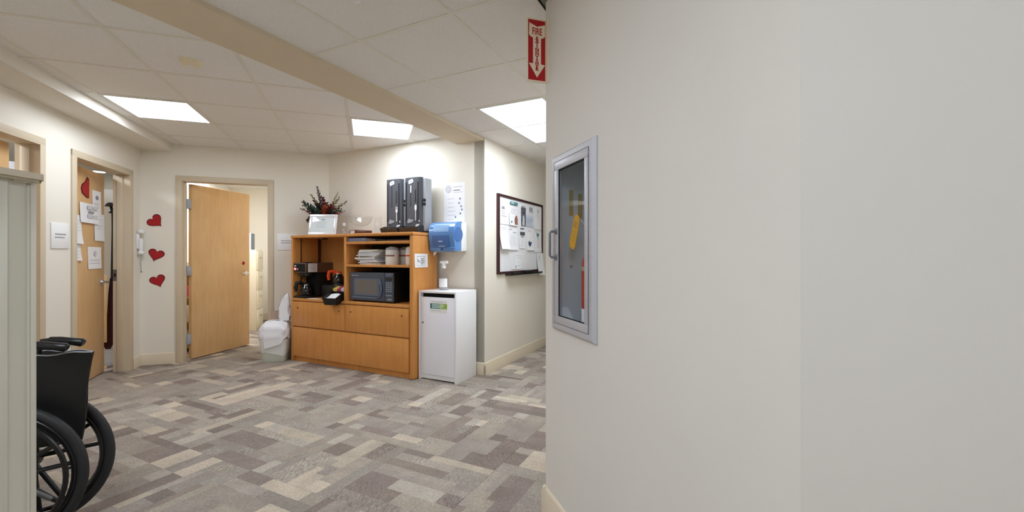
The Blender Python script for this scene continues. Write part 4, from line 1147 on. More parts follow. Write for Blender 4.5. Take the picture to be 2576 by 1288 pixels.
MB(M['disp_dk']).cyl((-0.07, 0, 0), (0.05, 0, 0), 0.0068, seg=12).build('barrel', mk)
MB(M['black']).cyl((0.05, 0, 0), (0.08, 0, 0), 0.0075, seg=12).build('cap', mk)
def board_paper(v0, v1, z0, z1, label, curl=0.004, skew=0.0, y=-0.0125, m=None):
    t = thing('pinned_sheet', label, 'paper', at(F_HALL, (v0 + v1) / 2, y, z1), R(63.5))
    sheet(v1 - v0, z1 - z0, 0.0008, curl, m, skew).build('sheet', t)
    return t, v1 - v0, z1 - z0, MB(M['ink']), -curl - 0.0016
t, w, h, e, y = board_paper(4.05, 4.255, 1.545, 1.79, 'white letterhead with grey emblem, top left on the whiteboard')
poly(e, M['ink'], [(-0.06, -0.075), (-0.05, -0.045), (-0.03, -0.06), (-0.01, -0.042), (0.01, -0.075)], y); bars(e, M['ink_pale'], -0.075, 0.06, -0.1, 3, 0.025, 0.006, y, 2); e.build('printing', t)
t, w, h, e, y = board_paper(4.27, 4.475, 1.545, 1.82, 'flyer with teal heading and brown house on the whiteboard', 0.012)
rect(e, M['teal'], -w / 2 + 0.01, w / 2 - 0.004, -0.04, -0.008, y); bars(e, M['paper'], -0.07, 0.0, -0.018, 1, 0.01, 0.01, y - 0.0004, 1, 0)
poly(e, M['brick_print'], [(0.02, -0.262), (0.098, -0.262), (0.098, -0.20), (0.08, -0.165), (0.058, -0.15), (0.03, -0.18), (0.02, -0.2)], y); disc(e, M['teal'], -0.055, -0.235, 0.013, y, 10); bars(e, M['ink_pale'], -0.08, 0.08, -0.07, 4, 0.02, 0.004, y, 7); e.build('printing', t)
t, w, h, e, y = board_paper(4.575, 4.712, 1.555, 1.80, 'tall brochure with dark grey photograph on the whiteboard')
rect(e, M['photo'], -w / 2 + 0.002, w / 2 - 0.002, -h + 0.002, -0.022, y); poly(e, M['ink_pale'], [(-0.03, -0.23), (0.03, -0.24), (0.03, -0.15), (0.01, -0.11), (-0.02, -0.13)], y - 0.0004); bars(e, M['ink'], -0.05, 0.05, -0.006, 1, 0.01, 0.008, y, 1, 0); e.build('printing', t)
t, w, h, e, y = board_paper(4.725, 4.93, 1.56, 1.70, 'pale blue card under a grey text slip on the whiteboard', 0.006, m=M['paper_blue'])
bars(e, M['ink_pale'], -0.09, 0.09, -0.03, 4, 0.026, 0.01, y, 3); e.build('printing', t)
t, w, h, e, y = board_paper(4.795, 4.935, 1.735, 1.81, 'small slip with grey lines of text near the whiteboard top')
bars(e, M['ink'], -0.06, 0.06, -0.008, 7, 0.009, 0.005, y, 3, 0.2); e.build('printing', t)
t, w, h, e, y = board_paper(4.98, 5.195, 1.54, 1.83, 'white sheet with faint seal, top right on the whiteboard')
disc(e, M['ink_pale'], 0, -0.06, 0.03, y, 14); bars(e, M['ink_pale'], -0.05, 0.05, -0.11, 3, 0.022, 0.004, y, 3); e.build('printing', t)
t, w, h, e, y = board_paper(4.045, 4.24, 1.275, 1.54, 'blank white sheet curling off the whiteboard at its left edge', 0.035)
bars(e, M['ink_pale'], -0.06, 0.05, -0.03, 2, 0.02, 0.003, -0.0035, 3); e.build('printing', t)
t, w, h, e, y = board_paper(4.25, 4.485, 1.27, 1.515, 'white sheet with a stepped grey heading on the whiteboard', 0.012)
bars(e, M['ink'], -0.09, -0.02, -0.012, 1, 0.01, 0.007, -0.002, 1, 0); bars(e, M['ink'], 0.0, 0.09, -0.045, 1, 0.01, 0.007, -0.003, 1, 0); bars(e, M['ink_pale'], -0.09, 0.09, -0.08, 7, 0.018, 0.003, y, 3); e.build('printing', t)
t, w, h, e, y = board_paper(4.545, 4.69, 1.29, 1.54, 'narrow page with dark picture band at its top on the whiteboard', 0.006)
rect(e, M['navy'], -w / 2 + 0.006, 0.04, -0.022, -0.010, y); rect(e, M['photo'], -w / 2 + 0.004, w / 2 - 0.01, -0.092, -0.055, y); bars(e, M['ink'], -0.05, 0.05, -0.10, 2, 0.012, 0.006, y, 3); bars(e, M['ink_pale'], -0.06, 0.05, -0.14, 5, 0.02, 0.003, y, 3); e.build('printing', t)
t, w, h, e, y = board_paper(4.735, 4.955, 1.27, 1.53, 'white page with navy bird shape on the whiteboard', 0.012)
poly(e, M['navy'], [(-0.07, -0.16), (-0.05, -0.145), (-0.02, -0.16), (0.0, -0.165), (0.035, -0.15), (0.01, -0.185), (-0.005, -0.205), (-0.04, -0.21), (-0.065, -0.19)], y); bars(e, M['ink_pale'], -0.07, 0.05, -0.012, 2, 0.015, 0.006, -0.002, 3); e.build('printing', t)
t, w, h, e, y = board_paper(4.98, 5.205, 1.245, 1.515, 'white page with teal plant emblem on the whiteboard', 0.006)
poly(e, M['teal'], [(-0.05, -0.02), (-0.03, -0.03), (-0.02, -0.05), (0.0, -0.02), (0.02, -0.035), (0.02, -0.06), (-0.01, -0.055), (-0.015, -0.085), (-0.025, -0.085), (-0.03, -0.06), (-0.055, -0.05)], y); bars(e, M['ink_pale'], -0.05, 0.07, -0.1, 5, 0.026, 0.004, y, 3); e.build('printing', t)
t, w, h, e, y = board_paper(4.34, 4.595, 1.05, 1.24, 'sheet with grey dotted diagram low on the whiteboard')
outline(e, M['ink_pale'], -0.06, 0.10, -0.15, -0.03, 0.004, y)
for k in range(6): disc(e, M['ink'], -0.1, -0.02 - 0.028 * k, 0.006, y, 6)
for k in range(5): disc(e, M['ink'], 0.02 + (k % 3) * 0.04, -0.06 - 0.05 * (k // 3), 0.005, y, 6)
rect(e, M['ink'], -0.04, -0.02, -0.18, -0.155, y); e.build('printing', t)
t, w, h, e, y = board_paper(5.02, 5.225, 0.955, 1.24, 'white brochure hanging over the whiteboard bottom frame', 0.03, 0.02, -0.026)
outline(e, M['ink'], -0.045, -0.015, -0.085, -0.04, 0.004, -0.005); e.build('printing', t)

# ------------------------------------------------------------------ fire cabinet in the near wall  (local x = -p)
fc = thing('fire_extinguisher_cabinet', 'recessed aluminium fire extinguisher cabinet with glazed door in the near wall', 'cabinet', at(F_NEAR, -1.565, 0, 0.878), R(-71.5))
FW, FH = 0.188, 0.759
tm = MB(M['alu'])
def ring_profile(mb, outer, inner, y0, y1):
    # mitred frame: outer rectangle on the wall, inner rectangle proud of it
    (a0, a1, b0, b1), (c0, c1, e0, e1) = outer, inner
    O = [(a0, y0, b0), (a1, y0, b0), (a1, y0, b1), (a0, y0, b1)]; I = [(c0, y1, e0), (c1, y1, e0), (c1, y1, e1), (c0, y1, e1)]
    mb.add(O + I, [(i, (i + 1) % 4, 4 + (i + 1) % 4, 4 + i) for i in range(4)])
ro = (-FW, FW, 0, FH); r1 = (-FW + 0.012, FW - 0.012, 0.012, FH - 0.012); r2 = (-FW + 0.032, FW - 0.032, 0.032, FH - 0.032)
ring_profile(tm, ro, ro, 0.0, -0.006); ring_profile(tm, ro, r1, -0.006, -0.020); ring_profile(tm, r1, r2, -0.020, -0.021)
ring_profile(tm, r2, r2, -0.021, 0.02)
tm.build('trim_frame', fc, angle=20)
gx0, gx1, gz0, gz1 = -0.112, 0.124, 0.066, 0.690     # glass opening (x>0 is nearer the viewpoint)
dx0, dx1, dz0, dz1 = -0.150, 0.155, 0.034, 0.725
dm = MB(M['alu'])
for a in ((dx0, dx1, dz0, gz0), (dx0, dx1, gz1, dz1), (dx0, gx0, gz0, gz1), (gx1, dx1, gz0, gz1)):
    dm.box(a[0], a[1], -0.022, -0.004, a[2], a[3], 0.0015)
dr = dm.build('door', fc)
MB(M['black_matt']).box(gx0, gx1, -0.018, -0.015, gz1 - 0.006, gz1).box(gx0, gx0 + 0.004, -0.018, -0.015, gz0, gz1).box(gx1 - 0.004, gx1, -0.018, -0.015, gz0, gz1).box(gx0, gx1, -0.018, -0.015, gz0, gz0 + 0.004).build('gasket', dr)
MB(M['glass_green']).box(gx0, gx1, -0.015, -0.012, gz0, gz1).build('pane', dr)
hm = MB(M['alu_dark']); zc = 0.372
hm.tube([(-0.128, -0.022, zc - 0.055), (-0.128, -0.045, zc - 0.055), (-0.128, -0.052, zc - 0.048), (-0.128, -0.052, zc + 0.048), (-0.128, -0.045, zc + 0.055), (-0.128, -0.022, zc + 0.055)], 0.0055, 8)
hm.box(-0.142, -0.114, -0.024, -0.021, zc - 0.068, zc - 0.042, 0.002).box(-0.142, -0.114, -0.024, -0.021, zc + 0.042, zc + 0.068, 0.002)
hm.build('pull_handle', dr)
hg = MB(M['alu_dark'])
for k in range(26): hg.box(dx1 - 0.001, dx1 + 0.0035, -0.0235, -0.018, dz0 + 0.004 + k * 0.0264, dz0 + 0.017 + k * 0.0264)
hg.build('piano_hinge', dr)
MB(M['black_matt']).box(dx1, dx1 + 0.002, -0.0222, -0.02, dz0, dz1).build('hinge_gap', fc)
tb = MB(M['tub'])
tx0, tx1, tz0, tz1, ty = -0.166, 0.17, 0.026, 0.733, 0.145
tb.box(tx0, tx1, ty, ty + 0.002, tz0, tz1).box(tx0 - 0.002, tx0, 0, ty, tz0, tz1).box(tx1, tx1 + 0.002, 0, ty, tz0, tz1).box(tx0, tx1, 0, ty, tz0 - 0.002, tz0).box(tx0, tx1, 0, ty, tz1, tz1 + 0.002)
tb.build('tub', fc)
MB(M['tape']).box(tx0 + 0.0004, tx0 + 0.0012, 0.058, 0.078, 0.50, 0.615).box(tx0 + 0.0004, tx0 + 0.0012, 0.102, 0.122, 0.49, 0.60).build('tape_strips', fc)
MB(M['chrome']).lathe([(0, 0.008), (0.006, 0.006), (0.007, 0)], 14, (tx0, 0.068, 0.275), 'x').build('screw_head', fc)
MB(M['paper']).prism([(0.012, 0.0265), (0.085, 0.0265), (0.08, 0.035), (0.05, 0.095), (0.016, 0.10)], -0.164, -0.157, 'x').build('folded_note', fc)
ex = thing('fire_extinguisher', 'red fire extinguisher with yellow tag behind the cabinet glass', 'fire extinguisher', at(F_NEAR, -1.522, 0.072, 0.906), R(-71.5))
MB(M['ext_red']).lathe([(0, 0), (0.05, 0), (0.055, 0.008), (0.055, 0.26), (0.05, 0.285), (0.032, 0.305), (0.016, 0.315), (0.016, 0.33), (0, 0.33)], 32).build('cylinder', ex)
MB(M['brown_paper']).lathe([(0.0555, 0.235), (0.0565, 0.235), (0.0565, 0.252), (0.0555, 0.252), (0.0555, 0.235)], 32).build('strap', ex)
lm = MB(M['paper']); n = 20; 
def band(mb, m, r, z0, z1, a0, a1):
    vs = []
    for zz in (z0, z1):
        for i in range(n + 1):
            a = R(a0) + R(a1 - a0) * i / n; vs.append((math.cos(a) * r, math.sin(a) * r, zz))
    mb.use(m); mb.add(vs, [(i, i + 1, n + 2 + i, n + 1 + i) for i in range(n)])
band(lm, M['paper'], 0.0557, 0.025, 0.085, -260, -20)
for a0 in (-240, -215, -190, -168, -146): band(lm, M['ink_dark'], 0.0561, 0.035, 0.075, a0, a0 + 7)
for a0 in (-230, -180, -135): band(lm, M['ink_dark'], 0.0561, 0.050, 0.056, a0, a0 + 16)
band(lm, M['lime'], 0.0557, 0.11, 0.15, -215, -150); band(lm, M['lime'], 0.0557, 0.163, 0.172, -230, -140); band(lm, M['paper_warm'], 0.0559, 0.12, 0.165, -150, -110)
lm.build('label', ex)
MB(M['black']).cyl((0, 0, 0.33), (0, 0, 0.36), 0.018, seg=14).prism([(-0.03, 0.36), (0.075, 0.352), (0.08, 0.362), (0.0, 0.385), (-0.03, 0.378)], -0.008, 0.008, 'y').prism([(-0.03, 0.392), (0.08, 0.40), (0.08, 0.41), (-0.03, 0.402)], -0.008, 0.008, 'y').build('valve_handle', ex)
MB(M['black']).tube([(0.02, 0.01, 0.345), (0.045, 0.02, 0.345), (0.06, 0.022, 0.325), (0.066, 0.02, 0.29), (0.067, 0.015, 0.20)], 0.008, 8).build('hose', ex)
MB(M['chrome']).lathe([(0, -0.022), (0.014, -0.022), (0.014, -0.012), (0, -0.012)], 16, (0.0, 0, 0.345), 'y').build('gauge', ex)
tg = MB(M['yellow']); tg.X = Matrix.Translation((-0.058, -0.050, 0.460)) @ Matrix.Rotation(R(22), 4, 'Y')
tg.prism([(-0.016, 0.0), (0.016, 0.0), (0.026, -0.02), (0.028, -0.125), (0.018, -0.145), (-0.018, -0.145), (-0.028, -0.125), (-0.026, -0.02)], -0.0006, 0.0006, 'y')
outline(tg, M['brick_print'], -0.018, 0.018, -0.052, -0.03, 0.002, -0.001); bars(tg, M['brick_print'], -0.012, 0.012, -0.037, 2, 0.007, 0.003, -0.0012, 2); bars(tg, M['tape'], -0.02, 0.02, -0.07, 3, 0.02, 0.002, -0.001, 5)
tg.build('yellow_tag', ex)
MB(M['white']).tube([(-0.058, -0.050, 0.457), (-0.03, -0.03, 0.42), (0.0, -0.015, 0.39)], 0.0012, 5).build('tag_string', ex)

# fire extinguisher sign: projects square from the near wall at its far corner
SW, SH = 0.098, 0.292
fs = thing('fire_extinguisher_sign', 'red projecting FIRE EXTINGUISHER sign with down arrow at the near wall corner', 'sign', at(F_NEAR, -1.838, 0.0, 2.0), R(18.5))
MB(M['sign_cream']).box(-SW - 0.004, 0.0, 0.0, 0.009, 0, SH, 0.002).build('sign_blade', fs)
MB(M['sign_cream']).box(-0.0035, 0.0, -0.022, 0.0, 0.0, SH, 0.001).build('wall_flange', fs)
P0x, P0z, pw, ph = -SW + 0.002, 0.008, SW - 0.014, SH - 0.016
nx = lambda X: P0x + (X - 158) / 170.0 * pw
nz_ = lambda Y: P0z + (805 - Y) / 602.0 * ph
e = MB(M['sign_red']); rect(e, M['sign_red'], P0x, P0x + pw, P0z, P0z + ph, -0.0006); e.build('red_panel', fs)
ap = [(168, 235), (245, 268), (325, 240), (325, 352), (318, 368), (285, 385), (285, 640), (326, 645), (245, 778), (164, 640), (205, 640), (205, 385), (172, 368), (165, 352)]
e = MB(M['sign_cream']); poly(e, M['sign_cream'], [(nx(X), nz_(Y)) for X, Y in ap], -0.0010); e.build('arrow', fs)
e = MB(M['sign_red'])
e.text('FIRE', 0.044, (nx(245), -0.0014, nz_(320)), 0.62, bold=0.001)
for k, ch in enumerate('EXTINGUISHER'): e.text(ch, 0.0185, (nx(245), -0.0014, nz_(386 + k * 28.2)), 1.3, bold=0.0009)
e.build('lettering', fs)

# ------------------------------------------------------------------ waste bin at the hutch's left end
wb_loc = (-2.72, 4.962)
bn = thing('waste_bin', 'pale plastic waste bin lined with a puffed white bag left of the hutch', 'waste bin', (*wb_loc, 0), R(10))
def rrect(wx, wy, r, n=4):
    pts = []
    for cx, cy, a0 in ((wx - r, wy - r, 0), (-wx + r, wy - r, 90), (-wx + r, -wy + r, 180), (wx - r, -wy + r, 270)):
        for k in range(n + 1):
            a = R(a0 + 90 * k / n); pts.append((cx + r * math.cos(a), cy + r * math.sin(a)))
    return pts
def loft(mb, loops):
    vs = []; n = len(loops[0][0])
    for pts, z_ in loops: vs += [(x, y, (z_ if not callable(z_) else z_(x, y))) for x, y in pts]
    fs = [(i * n + k, i * n + (k + 1) % n, (i + 1) * n + (k + 1) % n, (i + 1) * n + k) for i in range(len(loops) - 1) for k in range(n)]
    mb.add(vs, fs); return mb
mb = MB(M['bin']); loft(mb, [(rrect(0.115, 0.10, 0.03), 0.0), (rrect(0.12, 0.105, 0.03), 0.01), (rrect(0.135, 0.12, 0.03), 0.24), (rrect(0.14, 0.125, 0.03), 0.245), (rrect(0.14, 0.125, 0.03), 0.26), (rrect(0.128, 0.112, 0.03), 0.26), (rrect(0.11, 0.095, 0.03), 0.012)])
b_ = rrect(0.115, 0.10, 0.03); mb.add([(x, y, 0.001) for x, y in b_], [list(range(len(b_)))]); mb.build('bin_body', bn)
rr = random.Random(3)
def wob(pts, s, k): return [(x * (1 + s * math.sin(3 * math.atan2(y, x) + k) + rr.uniform(-s, s) * 0.5), y * (1 + s * math.cos(5 * math.atan2(y, x) + k) + rr.uniform(-s, s) * 0.5)) for x, y in pts]
N = 7
mb = MB(M['bag_film'])
loft(mb, [(wob(rrect(0.131, 0.116, 0.04, N), 0.015, 1), lambda x, y: 0.10 + 0.03 * math.sin(3 * math.atan2(y, x) + 1)), (wob(rrect(0.139, 0.124, 0.04, N), 0.015, 2), 0.16),
          (wob(rrect(0.143, 0.128, 0.04, N), 0.015, 0.4), 0.215), (wob(rrect(0.149, 0.135, 0.05, N), 0.02, 3), 0.255)])
mb.build('liner_skirt', bn, angle=70)
mb = MB(M['bag'])
def crumple(pts, zf, amp):
    out = []
    for x, y in pts:
        a = math.atan2(y, x)
        f = 1 + amp * (0.6 * math.sin(6 * a + zf * 21) + 0.5 * math.sin(11 * a - zf * 40) + rr.uniform(-0.5, 0.5))
        out.append((x * f, y * f))
    return out
rings = [(0.146, 0.131, None), (0.155, 0.142, 0.27), (0.158, 0.147, 0.305), (0.155, 0.143, 0.335), (0.159, 0.145, 0.362), (0.147, 0.133, 0.392), (0.137, 0.124, 0.412), (0.110, 0.10, 0.44), (0.085, 0.075, 0.452), (0.045, 0.04, 0.462)]
loops = []
for k, (wx, wy, z_) in enumerate(rings):
    p_ = crumple(rrect(wx, wy, min(wx, wy) * 0.55, 9), k * 0.37, 0.045)
    loops.append((p_, z_ if z_ is not None else (lambda x, y: 0.215 + 0.045 * math.sin(2 * math.atan2(y, x) + 2.2) + 0.02 * math.sin(7 * math.atan2(y, x)))))
loft(mb, loops)
mb.add([(x, y, 0.462) for x, y in loops[-1][0]], [list(range(len(loops[-1][0])))])
mb.v = [(x + rr.uniform(-.006, .006), y + rr.uniform(-.006, .006), z_ + rr.uniform(-.008, .008)) for x, y, z_ in mb.v]
mb.build('liner_bag', bn, angle=48)
bg = MB(M['bag']); Lp = []
for k, (z_, s_, dx) in enumerate(((0.0, 0.05, 0.02), (0.05, 0.062, 0.015), (0.10, 0.055, 0.015), (0.15, 0.056, 0.02), (0.20, 0.042, 0.024), (0.25, 0.036, 0.03), (0.29, 0.022, 0.035), (0.31, 0.012, 0.045))): Lp.append(([(x + dx, y) for x, y in crumple(rrect(s_, s_ * 0.5, s_ * 0.4, 5), k * 0.5, 0.10)], z_))
loft(bg, Lp); bg.v = [(x + rr.uniform(-.005, .005), y + rr.uniform(-.005, .005), z_ + rr.uniform(0, .006)) for x, y, z_ in bg.v]
o = bg.build('plastic_bag', angle=48)
solo(o, (-2.65, 4.975, 0.452), 0.3, 'white plastic bag standing upright on the waste bin', 'bag')
o = MB(M['brown_paper']).prism([(-0.05, 0.0), (0.05, 0.0), (0.056, 0.11), (0.03, 0.118), (-0.052, 0.112)], -0.02, 0.02, 'y').build('paper_bag')
solo(o, (-2.755, 5.01, 0.445), R(15), 'crumpled brown paper bag on top of the waste bin', 'bag')

# ------------------------------------------------------------------ folded wheelchair  (local +x = its back, y = across)
wc = thing('wheelchair', 'folded black wheelchair parked behind the sage panel', 'wheelchair', (-2.093, 1.797, 0), R(18.5))
def wheel(y, out):
    t = bpy.data.objects.new('rear_wheel', None); COL.objects.link(t); t.parent = wc
    c = (0, y, 0.305)
    w = MB(M['black']).ring(c, 0.262, 0.0135, 56, 10, 'y', 1.2)
    for k in range(8):
        a = 2 * math.pi * (k // 2) / 4 + (0.20 if k % 2 else -0.20) + 0.35
        a2 = 2 * math.pi * (k // 2) / 4 + (0.10 if k % 2 else -0.10) + 0.35
        w.tube([(0.03 * math.cos(a2), y + out * 0.012, 0.305 + 0.03 * math.sin(a2)), (0.258 * math.cos(a), y, 0.305 + 0.258 * math.sin(a))], [0.010, 0.009], 8)
    w.lathe([(0, -0.035), (0.034, -0.035), (0.04, -0.02), (0.04, 0.02), (0.034, 0.035), (0, 0.035)], 22, c, 'y')
    bpy.data.objects.remove(t)
    hub = w.build('rear_wheel', wc)
    MB(M['rubber']).ring(c, 0.286, 0.0195, 64, 12, 'y', 0.95).build('tyre', hub)
    r = MB(M['black']).ring((0, y + out * 0.034, 0.305), 0.247, 0.0095, 56, 8, 'y')
    for k in range(6):
        a = 2 * math.pi * k / 6 + 0.1
        r.cyl((0.249 * math.cos(a), y + out * 0.034, 0.305 + 0.249 * math.sin(a)), (0.262 * math.cos(a), y, 0.305 + 0.262 * math.sin(a)), 0.005, seg=8)
    r.build('hand_rim', hub)
    return hub
wheel(-0.098, -1); wheel(0.098, 1)
for s in (-1, 1):
    y = s * 0.055
    f = MB(M['black'])
    f.tube([(0.045, y, 0.30), (0.05, y, 0.60), (0.062, y, 0.80), (0.07, y, 0.83), (0.10, y, 0.832)], 0.011, 10)
    f.tube([(0.05, y, 0.66), (-0.12, y, 0.69), (-0.22, y, 0.67), (-0.26, y, 0.55), (-0.28, y, 0.22)], 0.011, 10)
    f.tube([(0.045, y, 0.47), (-0.36, y, 0.48), (-0.42, y, 0.42), (-0.48, y, 0.18)], 0.011, 10)
    f.tube([(0.045, y, 0.22), (-0.30, y, 0.2)], 0.011, 10)
    f.tube([(0.045, y, 0.32), (0.045, y, 0.19), (0.10, y, 0.14), (0.14, y, 0.11)], 0.010, 8)
    f.cyl((0.02, y, 0.305), (0.02, s * 0.09, 0.305), 0.012)
    f.build('side_frame', wc)
    g = MB(M['black']); g.tube([(0.095, y, 0.832), (0.13, y, 0.828), (0.17, y, 0.822), (0.205, y, 0.815), (0.212, y, 0.812)], [0.015, 0.0175, 0.0165, 0.0185, 0.014], 12)
    g.build('push_grip', wc)
    MB(M['vinyl']).box(-0.2, 0.02, y - 0.025, y + 0.025, 0.695, 0.725, 0.01, 3).build('armrest_pad', wc)
    MB(M['black_matt']).box(-0.20, 0.03, y - 0.003, y + 0.003, 0.50, 0.66).build('skirt_guard', wc)
    cs = MB(M['black']); cs.tube([(-0.28, y, 0.24), (-0.28, y, 0.18), (-0.25, y, 0.10)], 0.010, 8)
    cs.build('caster_fork', wc)
    MB(M['rubber']).ring((-0.25, y, 0.10), 0.08, 0.018, 28, 8, 'y').lathe([(0, -0.012), (0.075, -0.012), (0.075, 0.012), (0, 0.012)], 24, (-0.25, y, 0.10), 'y').build('caster_wheel', wc)
    MB(M['black']).box(-0.60, -0.47, y - 0.008, y + 0.008, 0.12, 0.26, 0.004).build('footplate', wc)
# folded back sling: two leaves meeting in a fold behind the posts
def sling(mb, s, nz=9, nx=6, th=0.005):
    vs, fs = [], []
    for side in (0, 1):
        for i in range(nz + 1):
            tz = i / nz; z_ = 0.40 + tz * 0.385
            for j in range(nx + 1):
                tx = j / nx
                x = 0.055 + tx * (0.178 + 0.038 * tz); yy = s * (0.05 * (1 - tx) ** 0.8 + 0.004) + s * 0.004 * math.sin(tz * 9 + tx * 4)
                if side: yy -= s * th
                top = 0.004 * math.sin(tx * 11) * tz
                vs.append((x + 0.004 * math.sin(tz * 7), yy, z_ + top))
    n = (nz + 1) * (nx + 1)
    for i in range(nz):
        for j in range(nx):
            a = i * (nx + 1) + j
            fs.append((a, a + 1, a + nx + 2, a + nx + 1)); fs.append((n + a, n + a + nx + 1, n + a + nx + 2, n + a + 1))
    for j in range(nx):
        a = nz * (nx + 1) + j; fs.append((a, a + 1, n + a + 1, n + a)); a = j; fs.append((a, n + a, n + a + 1, a + 1))
    for i in range(nz):
        a = i * (nx + 1) + nx; fs.append((a, n + a, n + a + nx + 1, a + nx + 1))
    mb.add(vs, fs)
mb = MB(M['vinyl']); sling(mb, 1); sling(mb, -1); bs = mb.build('back_sling', wc, angle=60)
for s in (-1, 1):
    pts = [(0.058 + j / 8 * 0.214, s * (0.05 * (1 - j / 8) ** 0.8 + 0.005), 0.785 + 0.004 * math.sin(j / 8 * 11)) for j in range(9)]
    MB(M['disp_lt']).tube(pts, 0.003, 6).build('glint_piping', bs)  # pale colour paints the glints along the seam binding
MB(M['vinyl']).prism([(-0.05, 0.47), (-0.044, 0.47), (-0.004, 0.64), (0.004, 0.64), (0.044, 0.47), (0.05, 0.47), (0.008, 0.655), (-0.008, 0.655)], -0.34, 0.03, 'x').build('seat_sling', wc)
xb = MB(M['alu_dark'])
xb.tube([(-0.10, -0.055, 0.48), (-0.10, 0.055, 0.2)], 0.010, 8).tube([(-0.13, 0.055, 0.48), (-0.13, -0.055, 0.2)], 0.010, 8)
xb.tube([(0.02, -0.05, 0.28), (0.10, 0.05, 0.14)], 0.009, 8).tube([(0.03, -0.055, 0.335), (0.03, 0.055, 0.335)], 0.009, 8)
xb.build('cross_brace', wc)

# ------------------------------------------------------------------ sage panelled partition at the left edge
pt = thing('partition', 'sage grey fluted half-height partition end with rounded cap at the left edge', 'partition', (-1.27, 1.148, 0))
PH = 1.402
body = MB(M['panel']).box(-0.13, -0.006, -1.35, 0.0, 0, PH).build('core_panel', pt)
xs = 0.0
for k in range(18):
    y1 = -k * 0.0655
    w0 = 0.0135 if k == 0 else 0.026
    MB(M['panel']).box(-0.006, 0.0, y1 - w0, y1, 0, PH - 0.0005, 0.0012).build('stile', pt)
    y2 = y1 - w0
    MB(M['panel']).prism([(-0.006, y2), (-0.0025, y2), (-0.0005, y2 - 0.002), (-0.0045, y2 - 0.005), (-0.006, y2 - 0.005)], 0.02, PH - 0.013, 'z').build('bead', pt)
    if k == 0:
        pass
for k in range(18):
    y1 = -k * 0.0655 - (0.0135 if k == 0 else 0.026)
    MB(M['panel']).box(-0.006, -0.0002, y1 - 0.0395, y1, PH - 0.011, PH - 0.0006).build('rail', pt)
cap = []
for k in range(9):
    a = R(-5 + 95 * k / 8); cap.append((-0.012 + 0.030 * math.cos(a), -0.012 + 0.030 * math.sin(a)))
cap = [(0.018, -1.35)] + cap + [(-0.118, 0.018), (-0.136, 0.018), (-0.148, 0.005), (-0.148, -1.35)]
cm = MB(M['panel_cap']).prism(cap, PH, PH + 0.0165)
cm.prism([(x * 0.99 - (0.006 if x > 0 else -0.006), y - 0.006 if y > 0 else y) for x, y in cap], PH - 0.006, PH)
cm.build('cap_ledge', pt)

# ------------------------------------------------------------------ inside the offices
tc_ = thing('tall_white_cabinet', 'tall white cupboard seen through the gap of the ajar door', 'cabinet', (-4.72, 5.02, 0), R(46))
MB(M['white']).box(-0.42, 0.30, 0.0, 0.35, 0.02, 1.98, 0.004).build('carcass', tc_)
MB(M['white']).box(-0.41, -0.062, -0.018, -0.001, 0.04, 1.96, 0.002).build('door', tc_)
MB(M['white']).box(-0.058, 0.29, -0.018, -0.001, 0.04, 1.96, 0.002).build('door', tc_)
MB(M['chrome']).box(0.23, 0.25, -0.03, -0.018, 0.95, 1.1, 0.003).build('door_handle', tc_)
MB(M['black_matt']).box(-0.40, 0.28, 0.02, 0.33, 0.0, 0.02).build('plinth', tc_)
gm = thing('hanging_garment', 'long narrow dark maroon garment hanging from black hooks on the white cupboard', 'garment', (-4.335, 4.64, 0), R(43))
MB(M['black']).lathe([(0, 0), (0.05, 0.004), (0.035, 0.03), (0.02, 0.045), (0, 0.045)], 16, (0, 0.0, 1.73)).lathe([(0, 0), (0.03, 0.004), (0.02, 0.02), (0, 0.025)], 14, (0.01, 0, 1.66)).build('hook', gm)
MB(M['black_matt']).tube([(0.0, 0, 1.75), (0.018, 0, 1.66), (0.02, 0, 1.5), (0.012, 0.0, 0.96)], 0.012, 8).build('strap', gm)
g = MB(M['maroon']); loops = []
for z_, wd, dx in ((0.96, 0.018, 0.012), (0.8, 0.026, 0.008), (0.6, 0.03, 0.004), (0.42, 0.036, 0.0), (0.34, 0.046, -0.012), (0.25, 0.04, -0.018), (0.2, 0.02, -0.02)):
    loops.append(([(x + dx, y) for x, y in rrect(wd, 0.02, 0.012, 3)], z_))
loft(g, loops).build('cloth', gm, angle=60)
pb = MB(M['bag']); Lp = []
for z_, s_ in ((0.0, 0.07), (0.05, 0.09), (0.15, 0.075), (0.28, 0.045), (0.38, 0.02)): Lp.append((wob(rrect(s_, s_ * 0.7, s_ * 0.5, 5), 0.08, z_ * 9), z_))
loft(pb, Lp); o = pb.build('plastic_bag', angle=70)
solo(o, (-4.44, 4.70, 0.0), 0.4, 'white plastic bag on the floor below the maroon garment', 'bag')
bd = MB(M['maple']).box(-0.06, 0.02, -0.012, 0.012, 0.28, 1.0, 0.003).box(-0.06, 0.02, -0.012, 0.012, 0.0, 0.03, 0.003).box(-0.05, -0.03, -0.008, 0.008, 0.03, 0.28).build('tan_strip')  # narrow upright tan strip in the door gap
solo(bd, (-4.335, 4.57, 0), R(43), 'narrow tan strip seen past the lever of the ajar door', 'board')
bk = thing('bookcase', 'pale bookcase of paper bundles seen through the leftmost doorway', 'bookcase', (-4.59, 3.98, 0), R(49))
MB(M['wall_white']).box(-0.32, 0.30, 0.28, 0.30, 0, 2.0).box(-0.32, -0.30, 0, 0.28, 0, 2.0).box(0.28, 0.30, 0, 0.28, 0, 2.0).build('carcass', bk)
for z_ in (0.02, 0.45, 0.88, 1.31, 1.66, 1.98): MB(M['wall_white']).box(-0.30, 0.28, 0, 0.28, z_, z_ + 0.02).build('shelf', bk)
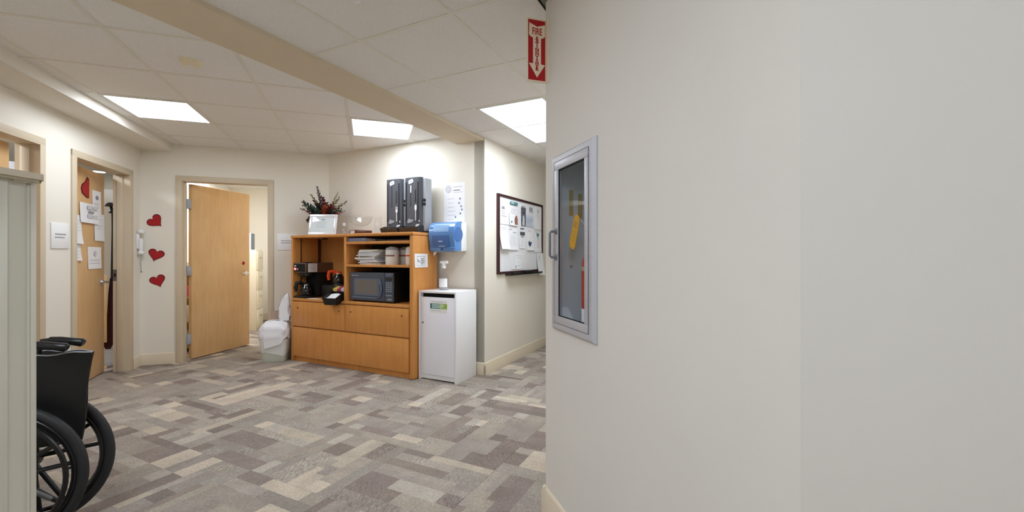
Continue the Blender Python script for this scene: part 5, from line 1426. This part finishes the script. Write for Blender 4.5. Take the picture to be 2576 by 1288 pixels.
for k in range(5):
    o = MB(M[('navy', 'paper_blue', 'ink', 'paper', 'binder')[k]]).box(-0.05, 0.05, -0.11, 0.11, 0, (0.09, 0.12, 0.075, 0.11, 0.085)[k], 0.004).build('file_box')
    solo(o, at((Vector((-4.59, 3.98)), R(49)), -0.25 + k * 0.115, 0.13, 2.001), R(49),
         ('navy', 'pale blue', 'grey', 'white', 'slate blue')[k] + ' file box on top of the pale office bookcase', 'file box', 'file boxes on the bookcase')
fcab = thing('file_cabinet', 'ivory four-drawer file cabinet in the back office', 'file cabinet', (*WQ(-1.70, 8.03), 0), R(108.5))
FCW, FCD, FCH = 0.38, 0.64, 1.30
MB(M['file']).box(-FCW / 2, FCW / 2, 0, FCD, 0.0, FCH, 0.004).build('body', fcab)
for k in range(4):
    d = MB(M['file']).box(-FCW / 2 + 0.012, FCW / 2 - 0.012, -0.018, 0.0, 0.04 + k * 0.312, 0.335 + k * 0.312, 0.004).build('drawer', fcab)
    MB(M['chrome']).box(-0.06, 0.06, -0.034, -0.018, 0.225 + k * 0.312, 0.245 + k * 0.312, 0.004).build('handle', d)
    MB(M['white']).box(-0.04, 0.04, -0.021, -0.018, 0.27 + k * 0.312, 0.305 + k * 0.312).build('label_holder', d)
bx = thing('storage_box', 'white box with grey end standing on the ivory file cabinet', 'box', (*WQ(-1.79, 7.9), FCH), R(108.5))
MB(M['white']).box(0, 0.21, 0.004, 0.26, 0, 0.27, 0.004).build('box_body', bx)
MB(M['steel_blue']).box(0.004, 0.206, -0.006, 0.004, 0.004, 0.266, 0.003).build('grey_end', bx)
de = thing('office_shelf', 'slim wooden shelf of supplies behind the hinges of the open door', 'shelf', (-4.06, 5.36, 0), R(40))
MB(M['maple']).box(-0.20, 0.20, 0.22, 0.24, 0, 1.0).box(-0.2, -0.18, 0, 0.22, 0, 1.0).box(0.18, 0.20, 0, 0.22, 0, 1.0).build('carcass', de)
for z_ in (0.05, 0.36, 0.67, 0.98): MB(M['maple']).box(-0.18, 0.18, 0, 0.22, z_, z_ + 0.02).build('shelf_board', de)
for k, (z_, mm, hh, lab) in enumerate(((0.69, 'pink', 0.14, 'pink carton on the slim office shelf'), (0.38, 'white', 0.2, 'white carton on the slim office shelf'), (0.07, 'disp_lt', 0.2, 'grey carton low on the slim office shelf'), (1.0, 'paper_warm', 0.12, 'cream carton on top of the slim office shelf'))):
    o = MB(M[mm]).box(-0.14, 0.14, -0.08, 0.08, 0, hh, 0.003).build('carton')
    solo(o, at((Vector((-4.06, 5.36)), R(40)), 0.0, 0.11, z_), R(40), lab, 'carton')
print('script done', len(bpy.data.objects))
